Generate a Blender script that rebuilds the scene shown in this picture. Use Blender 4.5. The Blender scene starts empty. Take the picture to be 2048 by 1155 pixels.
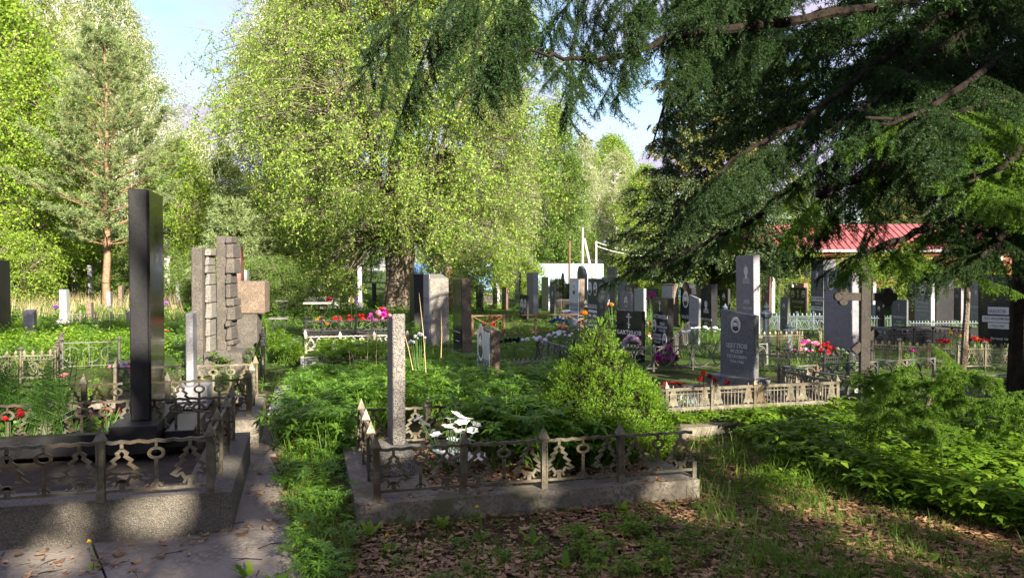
import bpy, math, random
import numpy as np
from mathutils import Vector, Matrix, Euler
from math import sin, cos, pi, radians as R

S = bpy.context.scene
COL = S.collection
# ------------------------------------------------------------------ camera, sky, sun
HC, FP, PITCH = 1.55, 1577.0, R(-1.3625)
cam_d = bpy.data.cameras.new('camera'); cam = bpy.data.objects.new('camera', cam_d); COL.objects.link(cam)
cam.location = (0, 0, HC); cam.rotation_euler = (pi/2 + PITCH, 0, 0)
cam_d.sensor_width = 36; cam_d.lens = FP/2048*36; cam_d.clip_start = .05; cam_d.clip_end = 3000
S.camera = cam
SUN_EL, SUN_PHI = R(23), R(29)          # sun stands behind the camera, a little to the right
sd = Vector((sin(SUN_PHI)*cos(SUN_EL), -cos(SUN_PHI)*cos(SUN_EL), sin(SUN_EL)))
sl = bpy.data.lights.new('sun', 'SUN'); sun = bpy.data.objects.new('sun', sl); COL.objects.link(sun)
sl.energy = 5.0; sl.angle = R(.5); sl.color = (1, .89, .71)
sun.rotation_euler = sd.to_track_quat('Z', 'Y').to_euler(); sun.location = (8, -14, 20)
W = bpy.data.worlds.new('World'); S.world = W; W.use_nodes = True
nt = W.node_tree; nt.nodes.clear()
def N(nt, t, **k):
    n = nt.nodes.new(t)
    for a, b in k.items():
        if a in n.inputs: n.inputs[a].default_value = b
        else: setattr(n, a, b)
    return n
out = N(nt, 'ShaderNodeOutputWorld'); bg = N(nt, 'ShaderNodeBackground'); bg.inputs[1].default_value = .072
sky = N(nt, 'ShaderNodeTexSky'); sky.sky_type = 'NISHITA'; sky.sun_disc = False
sky.sun_elevation = SUN_EL; sky.sun_rotation = math.atan2(sd.x, sd.y); sky.air_density = 1.0; sky.dust_density = .5; sky.ozone_density = 1.5
tc = N(nt, 'ShaderNodeTexCoord'); mp = N(nt, 'ShaderNodeMapping'); mp.inputs['Scale'].default_value = (1.3, 1.3, 5.5); mp.inputs['Rotation'].default_value = (0.1, .25, .4)
ns = N(nt, 'ShaderNodeTexNoise', Scale=2.2, Detail=7.0, Roughness=.62, Distortion=.5)
cr = N(nt, 'ShaderNodeValToRGB'); cr.color_ramp.elements[0].position = .36; cr.color_ramp.elements[1].position = .56
mx = N(nt, 'ShaderNodeMixRGB'); mx.inputs[2].default_value = (3.0, 2.75, 3.7, 1)
L = nt.links.new
L(tc.outputs['Generated'], mp.inputs[0]); L(mp.outputs[0], ns.inputs[0]); L(ns.outputs[0], cr.inputs[0]); L(cr.outputs[0], mx.inputs[0])
L(sky.outputs[0], mx.inputs[1]); L(mx.outputs[0], bg.inputs[0]); L(bg.outputs[0], out.inputs[0])
S.view_settings.view_transform = 'Standard'; S.view_settings.look = 'None'; S.view_settings.gamma = 1
S.view_settings.exposure = 2.0; S.view_settings.use_curve_mapping = False
S.render.engine = 'CYCLES'
S.cycles.max_bounces = 6; S.cycles.transparent_max_bounces = 4; S.cycles.diffuse_bounces = 3; S.cycles.caustics_reflective = False

# ------------------------------------------------------------------ helpers
A0 = R(15)                               # the graves' rows are turned 15 degrees
U = Vector((cos(A0), sin(A0), 0)); Vv = Vector((-sin(A0), cos(A0), 0))
def ray(px, py):
    a = (px-1024)/FP; b = -(py-577.5)/FP
    return Vector((a, cos(PITCH)-b*sin(PITCH), sin(PITCH)+b*cos(PITCH)))
def G(px, py, z=0.0):
    r = ray(px, py); t = (z-HC)/r.z
    return Vector((r.x*t, r.y*t, z))
def P(px, py, d):
    r = ray(px, py); t = d/r.y
    return Vector((r.x*t, d, HC+r.z*t))
rnd = random.Random(7)

class MB:
    def __init__(s): s.v = []; s.f = []
    def add(s, vs, fs):
        o = len(s.v); s.v += [tuple(v) for v in vs]; s.f += [tuple(i+o for i in f) for f in fs]; return s
    def box(s, c, d, rz=0, M=None, taper=1.0):
        x, y, z = d[0]/2, d[1]/2, d[2]/2
        vs = [Vector((i*x*(taper if k > 0 else 1), j*y*(taper if k > 0 else 1), k*z)) for i in (-1, 1) for j in (-1, 1) for k in (-1, 1)]
        m = Matrix.Translation(c) @ Matrix.Rotation(rz, 4, 'Z')
        if M: m = M @ m
        return s.add([m @ v for v in vs], [(0,1,3,2),(4,6,7,5),(0,4,5,1),(2,3,7,6),(0,2,6,4),(1,5,7,3)])
    def band(s, pts, w, t, closed=False):
        # a flat strip along points in the XZ plane, w wide, t thick in Y
        n = len(pts); L_, R_ = [], []
        for i, p in enumerate(pts):
            a = pts[(i-1) % n] if (closed or i > 0) else p
            b = pts[(i+1) % n] if (closed or i < n-1) else p
            dx, dz = b[0]-a[0], b[1]-a[1]; l = math.hypot(dx, dz) or 1
            nx, nz = -dz/l*w/2, dx/l*w/2
            L_.append((p[0]+nx, p[1]+nz)); R_.append((p[0]-nx, p[1]-nz))
        vs = []
        for l, r in zip(L_, R_):
            vs += [(l[0], -t/2, l[1]), (r[0], -t/2, r[1]), (r[0], t/2, r[1]), (l[0], t/2, l[1])]
        fs = []; m = n if closed else n-1
        for i in range(m):
            a, b = 4*i, 4*((i+1) % n)
            for k in range(4): fs.append((a+k, a+(k+1) % 4, b+(k+1) % 4, b+k))
        if not closed: fs += [(3, 2, 1, 0), (4*n-4, 4*n-3, 4*n-2, 4*n-1)]
        return s.add(vs, fs)
    def prism(s, pts, t, axis='X', off=0):
        # outline in the (Y,Z) plane pushed along X, or in (X,Z) along Y, or (X,Y) along Z
        def q(p, e): return {'X': (e, p[0], p[1]), 'Y': (p[0], e, p[1]), 'Z': (p[0], p[1], e)}[axis]
        n = len(pts)
        vs = [q(p, off-t/2) for p in pts] + [q(p, off+t/2) for p in pts]
        fs = [tuple(range(n))[::-1], tuple(range(n, 2*n))] + [(i, (i+1) % n, n+(i+1) % n, n+i) for i in range(n)]
        return s.add(vs, fs)
    def tube(s, pts, r, n=6, r2=None):
        pts = [Vector(p) for p in pts]; m = len(pts); vs = []; fs = []
        for i, p in enumerate(pts):
            d = (pts[min(i+1, m-1)]-pts[max(i-1, 0)]).normalized()
            a = d.cross(Vector((0, 0, 1)));
            if a.length < .1: a = d.cross(Vector((1, 0, 0)))
            a.normalize(); b = d.cross(a)
            rr = r if r2 is None else r+(r2-r)*i/(m-1)
            if isinstance(r, list): rr = r[i]
            vs += [p+(a*cos(2*pi*k/n)+b*sin(2*pi*k/n))*rr for k in range(n)]
        for i in range(m-1):
            for k in range(n): fs.append((i*n+k, i*n+(k+1) % n, (i+1)*n+(k+1) % n, (i+1)*n+k))
        fs += [tuple(range(n))[::-1], tuple((m-1)*n+k for k in range(n))]
        return s.add(vs, fs)
    def lathe(s, prof, n=10, c=(0, 0, 0)):
        vs = [(c[0]+r*cos(2*pi*k/n), c[1]+r*sin(2*pi*k/n), c[2]+z) for r, z in prof for k in range(n)]
        fs = [(i*n+k, i*n+(k+1) % n, (i+1)*n+(k+1) % n, (i+1)*n+k) for i in range(len(prof)-1) for k in range(n)]
        fs += [tuple(range(n))[::-1], tuple((len(prof)-1)*n+k for k in range(n))]
        return s.add(vs, fs)
    def mesh(s, name, mat):
        me = bpy.data.meshes.new(name); me.from_pydata(s.v, [], s.f)
        me.materials.append(mat); me.update(); return me

def link(name, me, parent=None, loc=None, rz=None, mat4=None):
    o = bpy.data.objects.new(name, me); COL.objects.link(o)
    if parent: o.parent = parent
    if mat4 is not None: o.matrix_local = mat4
    else:
        if loc is not None: o.location = loc
        if rz: o.rotation_euler = (0, 0, rz)
    return o
def tag(o, label, cat, group=None):
    o['label'] = label; o['category'] = cat
    if group: o['group'] = group
    return o
def thing(name, label, cat, loc=(0, 0, 0), rz=0, group=None):
    o = link(name, None, None, loc, rz); o.empty_display_size = .1
    return tag(o, label, cat, group)
def struct(o): o['kind'] = 'structure'; return o
def stuff(o, label=None, cat=None):
    if isinstance(o, bpy.types.Mesh): o = link(o.name, o)
    o['kind'] = 'stuff'
    if label: tag(o, label, cat)
    return o

def np_mesh(name, V, F, mat, mats=None, mi=None, smooth=False):
    V = np.asarray(V, np.float32).reshape(-1, 3); F = np.asarray(F, np.int32); k = F.shape[1]; n = len(F)
    me = bpy.data.meshes.new(name); me.vertices.add(len(V)); me.vertices.foreach_set('co', V.ravel())
    me.loops.add(n*k); me.loops.foreach_set('vertex_index', F.ravel())
    me.polygons.add(n); me.polygons.foreach_set('loop_start', np.arange(0, n*k, k, dtype=np.int32))
    for m in (mats or [mat]): me.materials.append(m)
    if mi is not None: me.polygons.foreach_set('material_index', np.asarray(mi, np.int32))
    if smooth: me.polygons.foreach_set('use_smooth', np.ones(n, bool))
    me.update(calc_edges=True); return me
def unit(a): return a/np.maximum(np.linalg.norm(a, axis=-1, keepdims=True), 1e-9)
def leafquads(Pt, ax, Ln, Wd, rng, fold=.15):
    n = len(Pt); ax = unit(ax); nn = unit(rng.normal(size=(n, 3))+np.array([0, 0, .8])); b = unit(np.cross(ax, nn)); c = np.cross(b, ax)
    Ln = np.broadcast_to(np.asarray(Ln).reshape(-1, 1), (n, 1)); Wd = np.broadcast_to(np.asarray(Wd).reshape(-1, 1), (n, 1))
    m = Pt+ax*Ln*.45
    V = np.stack([Pt, m+b*Wd/2+c*Wd*fold, Pt+ax*Ln, m-b*Wd/2+c*Wd*fold], 1)
    return V.reshape(-1, 3), np.arange(4*n).reshape(-1, 4)
def segmesh(p0, p1, r0, r1, n=5):
    p0, p1 = np.asarray(p0, float), np.asarray(p1, float); m = len(p0)
    d = unit(p1-p0); up = np.tile([0., 0., 1.], (m, 1)); up[np.abs(d[:, 2]) > .9] = [1, 0, 0]
    a = unit(np.cross(d, up)); b = np.cross(d, a); th = 2*np.pi*np.arange(n)/n
    ring = a[:, None]*np.cos(th)[None, :, None]+b[:, None]*np.sin(th)[None, :, None]
    V = np.concatenate([p0[:, None]+ring*np.asarray(r0).reshape(-1, 1, 1), (p1+d*0.0)[:, None]+ring*np.asarray(r1).reshape(-1, 1, 1)], 1)
    k = np.arange(n); q = np.stack([k, (k+1) % n, n+(k+1) % n, n+k], 1)
    F = (q[None]+(np.arange(m)*2*n)[:, None, None]).reshape(-1, 4)
    return V.reshape(-1, 3), F
def merge(parts):
    Vs, Fs, o = [], [], 0
    for V, F in parts: Vs.append(V); Fs.append(F+o); o += len(V)
    return np.concatenate(Vs), np.concatenate(Fs)
def scatter(name, temps, pos, scale, mat, rng, tilt=.15, which=None):
    # many copies of small plant templates written into one mesh
    pos = np.asarray(pos, float); n = len(pos)
    which = rng.integers(0, len(temps), n) if which is None else which
    parts = []
    for t, (V, F) in enumerate(temps):
        idx = np.where(which == t)[0]
        if not len(idx): continue
        th = rng.uniform(0, 2*np.pi, len(idx)); tx, ty = rng.normal(0, tilt, (2, len(idx)))
        c, s_ = np.cos(th), np.sin(th); sc = np.broadcast_to(scale, (n,))[idx]
        X = V[None]*sc[:, None, None]
        x = X[..., 0]*c[:, None]-X[..., 1]*s_[:, None]; y = X[..., 0]*s_[:, None]+X[..., 1]*c[:, None]; z = X[..., 2]
        x = x+z*tx[:, None]; y = y+z*ty[:, None]
        Q = np.stack([x, y, z], -1)+pos[idx][:, None]
        parts.append((Q.reshape(-1, 3), (F[None]+(np.arange(len(idx))*len(V))[:, None, None]).reshape(-1, 4)))
    V, F = merge(parts)
    return np_mesh(name, V, F, mat)

# ------------------------------------------------------------------ materials
MATS = {}
def mat(name, c1, c2=None, scale=8, rough=.8, bump=0., metal=0., spec=.5, det=6, speck=None, sscale=120, moss=None, rr=None, coat=0, bscale=None, world=False):
    if name in MATS: return MATS[name]
    m = bpy.data.materials.new(name); m.use_nodes = True; t = m.node_tree; L = t.links.new
    b = t.nodes['Principled BSDF']; b.inputs['Roughness'].default_value = rough; b.inputs['Metallic'].default_value = metal
    b.inputs['Specular IOR Level'].default_value = spec; b.inputs['Coat Weight'].default_value = coat
    tc = N(t, 'ShaderNodeTexCoord'); wg = N(t, 'ShaderNodeNewGeometry'); crd = wg.outputs['Position'] if world else tc.outputs['Object']; no = N(t, 'ShaderNodeTexNoise', Scale=float(scale), Detail=float(det), Roughness=.65)
    L(crd, no.inputs[0])
    r = N(t, 'ShaderNodeValToRGB'); r.color_ramp.elements[0].position = .35; r.color_ramp.elements[1].position = .68
    r.color_ramp.elements[0].color = (*c1, 1); r.color_ramp.elements[1].color = (*(c2 or c1), 1); L(no.outputs[0], r.inputs[0])
    colr = r.outputs[0]
    if speck:
        v = N(t, 'ShaderNodeTexVoronoi', Scale=float(sscale)); L(crd, v.inputs[0])
        mm = N(t, 'ShaderNodeMath', operation='LESS_THAN'); 
        sp = N(t, 'ShaderNodeSeparateColor'); L(v.outputs['Color'], sp.inputs[0]); L(sp.outputs[0], mm.inputs[0]); mm.inputs[1].default_value = .33
        x = N(t, 'ShaderNodeMixRGB'); x.inputs[2].default_value = (*speck, 1); L(mm.outputs[0], x.inputs[0]); L(colr, x.inputs[1]); colr = x.outputs[0]
    if moss:
        n2 = N(t, 'ShaderNodeTexNoise', Scale=3.1, Detail=8.0, Roughness=.7); L(crd, n2.inputs[0])
        r2 = N(t, 'ShaderNodeValToRGB'); r2.color_ramp.elements[0].position = .5; r2.color_ramp.elements[1].position = .62; L(n2.outputs[0], r2.inputs[0])
        x = N(t, 'ShaderNodeMixRGB'); x.inputs[2].default_value = (*moss, 1); L(r2.outputs[0], x.inputs[0]); L(colr, x.inputs[1]); colr = x.outputs[0]
    L(colr, b.inputs['Base Color'])
    if rr:
        n3 = N(t, 'ShaderNodeTexNoise', Scale=5.0, Detail=5.0); L(crd, n3.inputs[0])
        mr = N(t, 'ShaderNodeMapRange'); mr.inputs[3].default_value = rr[0]; mr.inputs[4].default_value = rr[1]; mr.inputs[1].default_value = .35; mr.inputs[2].default_value = .7
        L(n3.outputs[0], mr.inputs[0]); L(mr.outputs[0], b.inputs['Roughness'])
    if bump:
        n4 = N(t, 'ShaderNodeTexNoise', Scale=float(bscale or scale*6), Detail=4.0); L(crd, n4.inputs[0])
        bn = N(t, 'ShaderNodeBump', Strength=bump, Distance=.02); L(n4.outputs[0], bn.inputs['Height']); L(bn.outputs[0], b.inputs['Normal'])
    MATS[name] = m; return m
def leafmat(name, a, b_, trans=.4, rough=.5, spec=.3, tcol=None):
    m = bpy.data.materials.new(name); m.use_nodes = True; t = m.node_tree; L = t.links.new
    b = t.nodes['Principled BSDF']; o = t.nodes['Material Output']
    g = N(t, 'ShaderNodeNewGeometry'); r = N(t, 'ShaderNodeValToRGB'); r.color_ramp.elements[0].color = (*a, 1); r.color_ramp.elements[1].color = (*b_, 1)
    L(g.outputs['Random Per Island'], r.inputs[0]); L(r.outputs[0], b.inputs['Base Color'])
    b.inputs['Roughness'].default_value = rough; b.inputs['Specular IOR Level'].default_value = spec
    tr = N(t, 'ShaderNodeBsdfTranslucent'); hs = N(t, 'ShaderNodeMixRGB', blend_type='MULTIPLY'); hs.inputs[0].default_value = 1
    hs.inputs[2].default_value = (*(tcol or (1.5, 1.45, .7)), 1); L(r.outputs[0], hs.inputs[1]); L(hs.outputs[0], tr.inputs[0])
    ms = N(t, 'ShaderNodeMixShader'); ms.inputs[0].default_value = trans; L(b.outputs[0], ms.inputs[1]); L(tr.outputs[0], ms.inputs[2]); L(ms.outputs[0], o.inputs[0])
    MATS[name] = m; return m

BLK = mat('polished_black_granite', (.012, .012, .014), (.022, .022, .025), 40, .12, spec=.6, speck=(.03, .03, .033), sscale=260, rr=(.07, .2))
BLKD = mat('honed_black_granite', (.007, .007, .008), (.018, .017, .019), 6, .4, spec=.35, speck=(.022, .022, .026), sscale=300, bump=.05)
BLUE = mat('dark_blue_granite', (.02, .03, .036), (.035, .048, .055), 12, .2, speck=(.05, .065, .07), sscale=200)
DGR = mat('dark_grey_granite', (.05, .055, .06), (.085, .09, .095), 9, .5, bump=.08, speck=(.12, .13, .14), sscale=130)
GRY = mat('grey_granite', (.13, .135, .15), (.2, .2, .215), 7, .65, bump=.12, speck=(.26, .26, .28), sscale=150)
LGR = mat('light_grey_granite', (.26, .27, .3), (.36, .37, .4), 7, .6, bump=.1, speck=(.2, .2, .23), sscale=150)
MAU = mat('mauve_grey_granite', (.1, .095, .12), (.17, .16, .19), 6, .6, bump=.1, speck=(.2, .19, .23), sscale=150)
BRN = mat('brown_rough_stone', (.11, .082, .06), (.22, .165, .12), 9, .85, bump=.6, speck=(.08, .058, .045), sscale=110)
PIT = mat('pitted_grey_stone', (.2, .185, .17), (.3, .28, .25), 14, .9, bump=1.0, speck=(.1, .095, .09), sscale=150, bscale=110)
PITB = mat('pitted_brown_stone', (.075, .068, .06), (.135, .118, .1), 5, .9, bump=.9, speck=(.05, .045, .04), sscale=110, bscale=60)
RED = mat('red_brown_granite', (.2, .075, .06), (.3, .13, .1), 8, .5, bump=.1, speck=(.12, .05, .04), sscale=120)
DRED = mat('dark_maroon_granite', (.06, .028, .03), (.1, .045, .045), 8, .3, speck=(.13, .07, .07), sscale=120)
WHT = mat('white_marble', (.75, .74, .72), (.86, .85, .83), 4, .4, bump=.05)
PLATE = mat('pale_metal_plate', (.42, .47, .55), (.55, .6, .66), 3, .35, metal=.2)
CONC = mat('old_concrete', (.13, .11, .085), (.26, .23, .185), 5, .9, bump=.5, speck=(.12, .11, .1), sscale=70, moss=(.1, .095, .05))
CONL = mat('pale_concrete', (.25, .245, .24), (.4, .39, .37), 4, .9, bump=.35, moss=(.17, .165, .13))
AGG = mat('pebble_dash_concrete', (.075, .07, .06), (.15, .135, .115), 30, .85, bump=1.0, speck=(.2, .175, .14), sscale=230, bscale=110)
SLAB = mat('path_concrete', (.13, .11, .09), (.26, .225, .19), 2.2, .9, bump=.4, speck=(.2, .18, .16), sscale=50, bscale=45)
SOIL = mat('dark_soil', (.025, .018, .012), (.06, .042, .028), 12, 1, bump=1, bscale=40)
MET = mat('aged_silver_paint', (.075, .068, .048), (.2, .18, .135), 14, .5, metal=.4, bump=.15, moss=(.095, .068, .04), rr=(.35, .7), world=True)
METG = mat('grey_painted_iron', (.08, .085, .082), (.17, .17, .16), 12, .5, metal=.3, bump=.1, moss=(.1, .07, .045), world=True)
METL = mat('pale_painted_iron', (.24, .23, .2), (.4, .38, .33), 10, .5, metal=.1, bump=.1, moss=(.2, .14, .09), world=True)
METK = mat('black_painted_iron', (.015, .017, .018), (.04, .04, .04), 12, .4, metal=.3)
METB = mat('bluish_painted_iron', (.05, .075, .095), (.11, .14, .165), 12, .5, metal=.2)
RUST = mat('rusty_brown_iron', (.08, .045, .025), (.2, .11, .06), 12, .7, metal=.2, bump=.2)
ENG = mat('engraved_pale_grey', (.42, .43, .45), (.6, .61, .63), 30, .7)
ENGD = mat('engraved_mid_grey', (.22, .22, .24), (.34, .34, .36), 30, .7)
ENAM = mat('white_enamel', (.72, .72, .7), None, 5, .2)
INK = mat('dark_print', (.02, .02, .022), (.05, .048, .048), 20, .3)
SKIN = mat('grey_print', (.4, .39, .38), (.5, .49, .47), 12, .3)
BARK = mat('grey_brown_bark', (.06, .045, .035), (.19, .155, .12), 9, .95, bump=.9)
BARKP = mat('orange_pine_bark', (.15, .085, .05), (.33, .19, .12), 8, .9, bump=.7)
BARKD = mat('dark_conifer_bark', (.01, .008, .007), (.034, .027, .022), 9, 1, spec=.08, bump=.9)
BIRCH = mat('white_birch_bark', (.5, .49, .46), (.7, .69, .66), 4, .8, speck=(.05, .045, .04), sscale=9)
STEM = mat('straw_stem', (.38, .27, .15), (.5, .38, .22), 10, .9)
GSTEM = mat('green_stem', (.06, .13, .03), (.09, .17, .04), 10, .8)
L_WIL = leafmat('willow_leaf', (.12, .22, .03), (.33, .45, .09), .45)
L_BIR = leafmat('birch_leaf', (.15, .22, .05), (.32, .38, .11), .45)
L_YEL = leafmat('yellow_green_leaf', (.13, .24, .02), (.29, .41, .05), .45)
L_MAP = leafmat('fresh_green_leaf', (.07, .16, .02), (.17, .28, .045), .45)
L_PIN = leafmat('pine_needle', (.11, .17, .065), (.25, .31, .13), .2)
L_SPR = leafmat('spruce_needle', (.02, .045, .018), (.07, .1, .03), .15)
L_SPT = leafmat('sunlit_spruce_tip_needle', (.16, .15, .04), (.26, .22, .06), .25)
L_LAR = leafmat('larch_needle', (.012, .04, .014), (.045, .10, .02), .35)
L_LAB = leafmat('young_and_sunlit_larch_needle', (.05, .13, .02), (.16, .27, .03), .5)
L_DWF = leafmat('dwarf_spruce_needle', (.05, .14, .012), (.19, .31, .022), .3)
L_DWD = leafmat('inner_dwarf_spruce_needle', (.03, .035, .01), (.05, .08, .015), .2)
L_LUP = leafmat('lupine_leaf', (.06, .16, .02), (.17, .31, .035), .4)
L_GRS = leafmat('grass_blade', (.055, .13, .018), (.17, .26, .035), .4)
L_GOU = leafmat('goutweed_leaf', (.07, .17, .015), (.21, .33, .025), .45)
L_SIL = leafmat('silver_leaf', (.3, .36, .34), (.48, .54, .5), .2, tcol=(1, 1, 1))
L_FER = leafmat('feathery_leaf', (.05, .15, .02), (.12, .25, .04), .4)
L_DED = leafmat('dead_leaf', (.085, .042, .02), (.45, .28, .155), .15, tcol=(1.1, 1, .8))
L_DRY = leafmat('dry_grass', (.35, .28, .15), (.5, .42, .26), .3, tcol=(1.1, 1, .8))

# ------------------------------------------------------------------ ground
def gmat():
    m = bpy.data.materials.new('leaf_litter_ground'); m.use_nodes = True; t = m.node_tree; L = t.links.new; b = t.nodes['Principled BSDF']; b.inputs['Roughness'].default_value = 1
    b.inputs['Specular IOR Level'].default_value = .1
    tc = N(t, 'ShaderNodeTexCoord'); n1 = N(t, 'ShaderNodeTexNoise', Scale=28.0, Detail=8.0, Roughness=.7); n2 = N(t, 'ShaderNodeTexNoise', Scale=.9, Detail=5.0)
    L(tc.outputs['Object'], n1.inputs[0]); L(tc.outputs['Object'], n2.inputs[0])
    r = N(t, 'ShaderNodeValToRGB'); e = r.color_ramp.elements; e[0].position = .3; e[0].color = (.02, .014, .009, 1); e[1].position = .75; e[1].color = (.2, .13, .085, 1)
    x = e.new(.5); x.color = (.085, .052, .033, 1); L(n1.outputs[0], r.inputs[0])
    r2 = N(t, 'ShaderNodeValToRGB'); r2.color_ramp.elements[0].position = .45; r2.color_ramp.elements[1].position = .65; L(n2.outputs[0], r2.inputs[0])
    # beyond the near paths the soil is overgrown
    sx = N(t, 'ShaderNodeSeparateXYZ'); L(tc.outputs['Object'], sx.inputs[0]); mr = N(t, 'ShaderNodeMapRange'); mr.inputs[1].default_value = 7; mr.inputs[2].default_value = 13; L(sx.outputs[1], mr.inputs[0])
    mxx = N(t, 'ShaderNodeMath', operation='MAXIMUM'); ml = N(t, 'ShaderNodeMath', operation='MULTIPLY'); ml.inputs[1].default_value = .5
    L(r2.outputs[0], ml.inputs[0]); L(ml.outputs[0], mxx.inputs[0]); L(mr.outputs[0], mxx.inputs[1])
    g = N(t, 'ShaderNodeMixRGB'); g.inputs[2].default_value = (.05, .085, .02, 1); L(mxx.outputs[0], g.inputs[0]); L(r.outputs[0], g.inputs[1]); L(g.outputs[0], b.inputs['Base Color'])
    bn = N(t, 'ShaderNodeBump', Strength=1.0, Distance=.03); L(n1.outputs[0], bn.inputs['Height']); L(bn.outputs[0], b.inputs['Normal'])
    return m
mb = MB(); mb.add([(-1500, -200, 0), (1500, -200, 0), (1500, 2600, 0), (-1500, 2600, 0)], [(0, 1, 2, 3)])
struct(link('ground', mb.mesh('ground', gmat())))

# concrete path slabs
path = struct(link('path', None, None, (0, 0, 0)))
def slab(pts, z=.03, m=SLAB):
    w = [G(*p) for p in pts]; mb = MB()
    mb.prism([(p.x, p.y) for p in w], z, 'Z', z/2); link('slab', mb.mesh('slab', m), path)
slab([(-420, 1300), (-120, 1096), (180, 1092), (262, 1300)])
slab([(268, 1300), (186, 1092), (455, 1068), (584, 1064), (606, 1180), (600, 1300)])
slab([(456, 1065), (484, 915), (536, 912), (560, 960), (574, 1000), (582, 1060)], .026)
slab([(484, 912), (488, 885), (545, 868), (572, 905), (555, 912)], .02)
slab([(535, 832), (552, 775), (602, 772), (590, 826)], .03, CONL)
slab([(560, 697), (563, 680), (606, 679), (606, 697)], .03, CONL)
slab([(515, 880), (520, 845), (560, 842), (560, 870)], .018)

# ------------------------------------------------------------------ kerbed plots
def kerb_frame(label, corner, lu, lv, w, h, m, ang=A0, inner=SOIL, innerz=None, fillleft=0, mfront=None):
    """a rectangular grave kerb: four kerb pieces butted end to end, soil inside"""
    t = thing('grave_kerb', label, 'grave kerb', corner, ang)
    def pc(x0, x1, y0, y1, mm=m, z=h):
        b = MB().box(((x0+x1)/2, (y0+y1)/2, z/2), (x1-x0, y1-y0, z)); link('kerb', b.mesh('kerb', mm), t)
    pc(0, lu, 0, w, mfront or m); pc(0, w+fillleft, w+.002, lv-w-.002); pc(lu-w, lu, w+.002, lv-w-.002); pc(0, lu, lv-w, lv)
    iz = innerz if innerz is not None else h-.03
    b = MB().box(((w+fillleft+lu-w)/2, lv/2, iz/2), (lu-2*w-fillleft-.004, lv-2*w-.004, iz)); link('soil', b.mesh('soil', inner), t)
    return t
CZ = .14
CFL = G(712, 1010, CZ); CFL.z = 0
kerb_frame('mossy concrete kerb around the plot with the low conical spruce', CFL, 2.28, 1.62, .2, CZ, CONC, fillleft=.3)
P1Z = .265
c1 = G(463, 982, P1Z); c1.z = 0
P1C = c1-U*3.4
kerb_frame('thick pebble dash kerb under the tall black obelisk in the left foreground', P1C, 3.4, 1.75, .28, P1Z, AGG, innerz=.2)
P2Z = .27
c2 = G(517, 838, P2Z); c2.z = 0
kerb_frame('grey concrete kerb with fir fence behind the black obelisk', c2-U*2.6, 2.6, 1.45, .2, P2Z, CONC, innerz=.22)
# the bell fence plot
P3Z = .12
c3 = G(1674, 832, P3Z); c3.z = 0
kerb_frame('low crumbling concrete kerb under the bell fence on the right', c3-U*2.6-Vv*.12, 2.66, 2.5, .16, P3Z, CONC, innerz=.1)
c4 = G(1768, 833, .13); c4.z = 0
kerb_frame('pale concrete kerb under the ring fence beside the stone cross', c4, 2.6, 1.55, .1, .13, CONL, ang=R(22), innerz=.09)

# ------------------------------------------------------------------ fences
TREE = [(0,.30),(.026,.272),(.018,.248),(.05,.215),(.036,.192),(.075,.15),(.055,.135),(.098,.088),(.07,.08),(.045,.095),(.028,.06)]
def fir_mb(t=.012):
    b = MB(); pts = TREE+[(-x, z) for x, z in TREE[::-1][:-1]]
    # smooth the outline a little
    b.band(pts, .025, t, True); b.band([(0, .3), (0, .345)], .018, t); b.band([(0, .0), (0, .075)], .028, t)
    b.band([(-.035, .02), (-.022, .05), (0, .062), (.022, .05), (.035, .02)], .014, t)
    return b
def ring_mb(t=.012):
    b = MB(); b.band([(.038*cos(a), .262+.038*sin(a)) for a in np.linspace(0, 2*pi, 17)[:-1]], .019, t, True)
    b.band([(0, .3), (0, .345)], .014, t); b.band([(0, .0), (0, .225)], .02, t); b.band([(-.03, .008), (-.018, .03), (0, .036), (.018, .03), (.03, .008)], .014, t)
    return b
def bell_mb(t=.012):
    b = MB(); o = [(-.055, .02), (-.05, .05), (-.036, .075), (-.034, .13), (-.022, .165), (0, .178), (.022, .165), (.034, .13), (.036, .075), (.05, .05), (.055, .02), (.02, .03), (0, .01), (-.02, .03)]
    b.prism(o, t, 'Y'); b.band([(0, .178), (0, .215)], .01, t); b.band([(0, .01), (0, -.01)], .012, t)
    b.band([(-.012, .06), (.012, .085), (-.012, .105), (.01, .13)], .006, t+.008)
    return b
def post_mb(h, w=.034, cap=.075, base=0):
    b = MB(); b.box((0, 0, (h-cap)/2), (w, w, h-cap)); b.box((0, 0, h-cap), (w*1.5, w*1.5, .008))
    b.add([(-w*.7, -w*.7, h-cap+.004), (w*.7, -w*.7, h-cap+.004), (w*.7, w*.7, h-cap+.004), (-w*.7, w*.7, h-cap+.004), (0, 0, h)], [(0,1,4),(1,2,4),(2,3,4),(3,0,4),(3,2,1,0)])
    for sx in (-1, 1): b.box((sx*w*.36, -w*.55, (h-cap)/2+.02), (w*.22, w*.12, (h-cap)*.7))
    b.box((0, -w*.58, (h-cap)*.8), (w*.3, w*.1, w*.3)); b.box((0, -w*.58, (h-cap)*.25), (w*.3, w*.1, w*.3))
    if base: b.lathe([(w*.9, 0), (w*.5, base)], 8)
    return b
def ball_post_mb(h, r=.022, ball=.035):
    b = MB(); b.lathe([(r, 0), (r, h-.05), (r*1.4, h-.045), (r*.8, h-.03)], 8)
    b.lathe([(.001, h-.03), (ball*.75, h-.03+ball*.3), (ball, h-.03+ball), (ball*.7, h-.03+ball*1.7), (.001, h-.03+ball*2)], 8)
    return b
def spear_mb(h, r=.008, s=.03):
    b = MB(); b.tube([(0, 0, 0), (0, 0, h-.06)], r, 5)
    b.lathe([(r, h-.065), (s*.45, h-.06), (r, h-.05), (s*.7, h-.03), (s*.4, h-.015), (.001, h)], 6); return b
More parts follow.
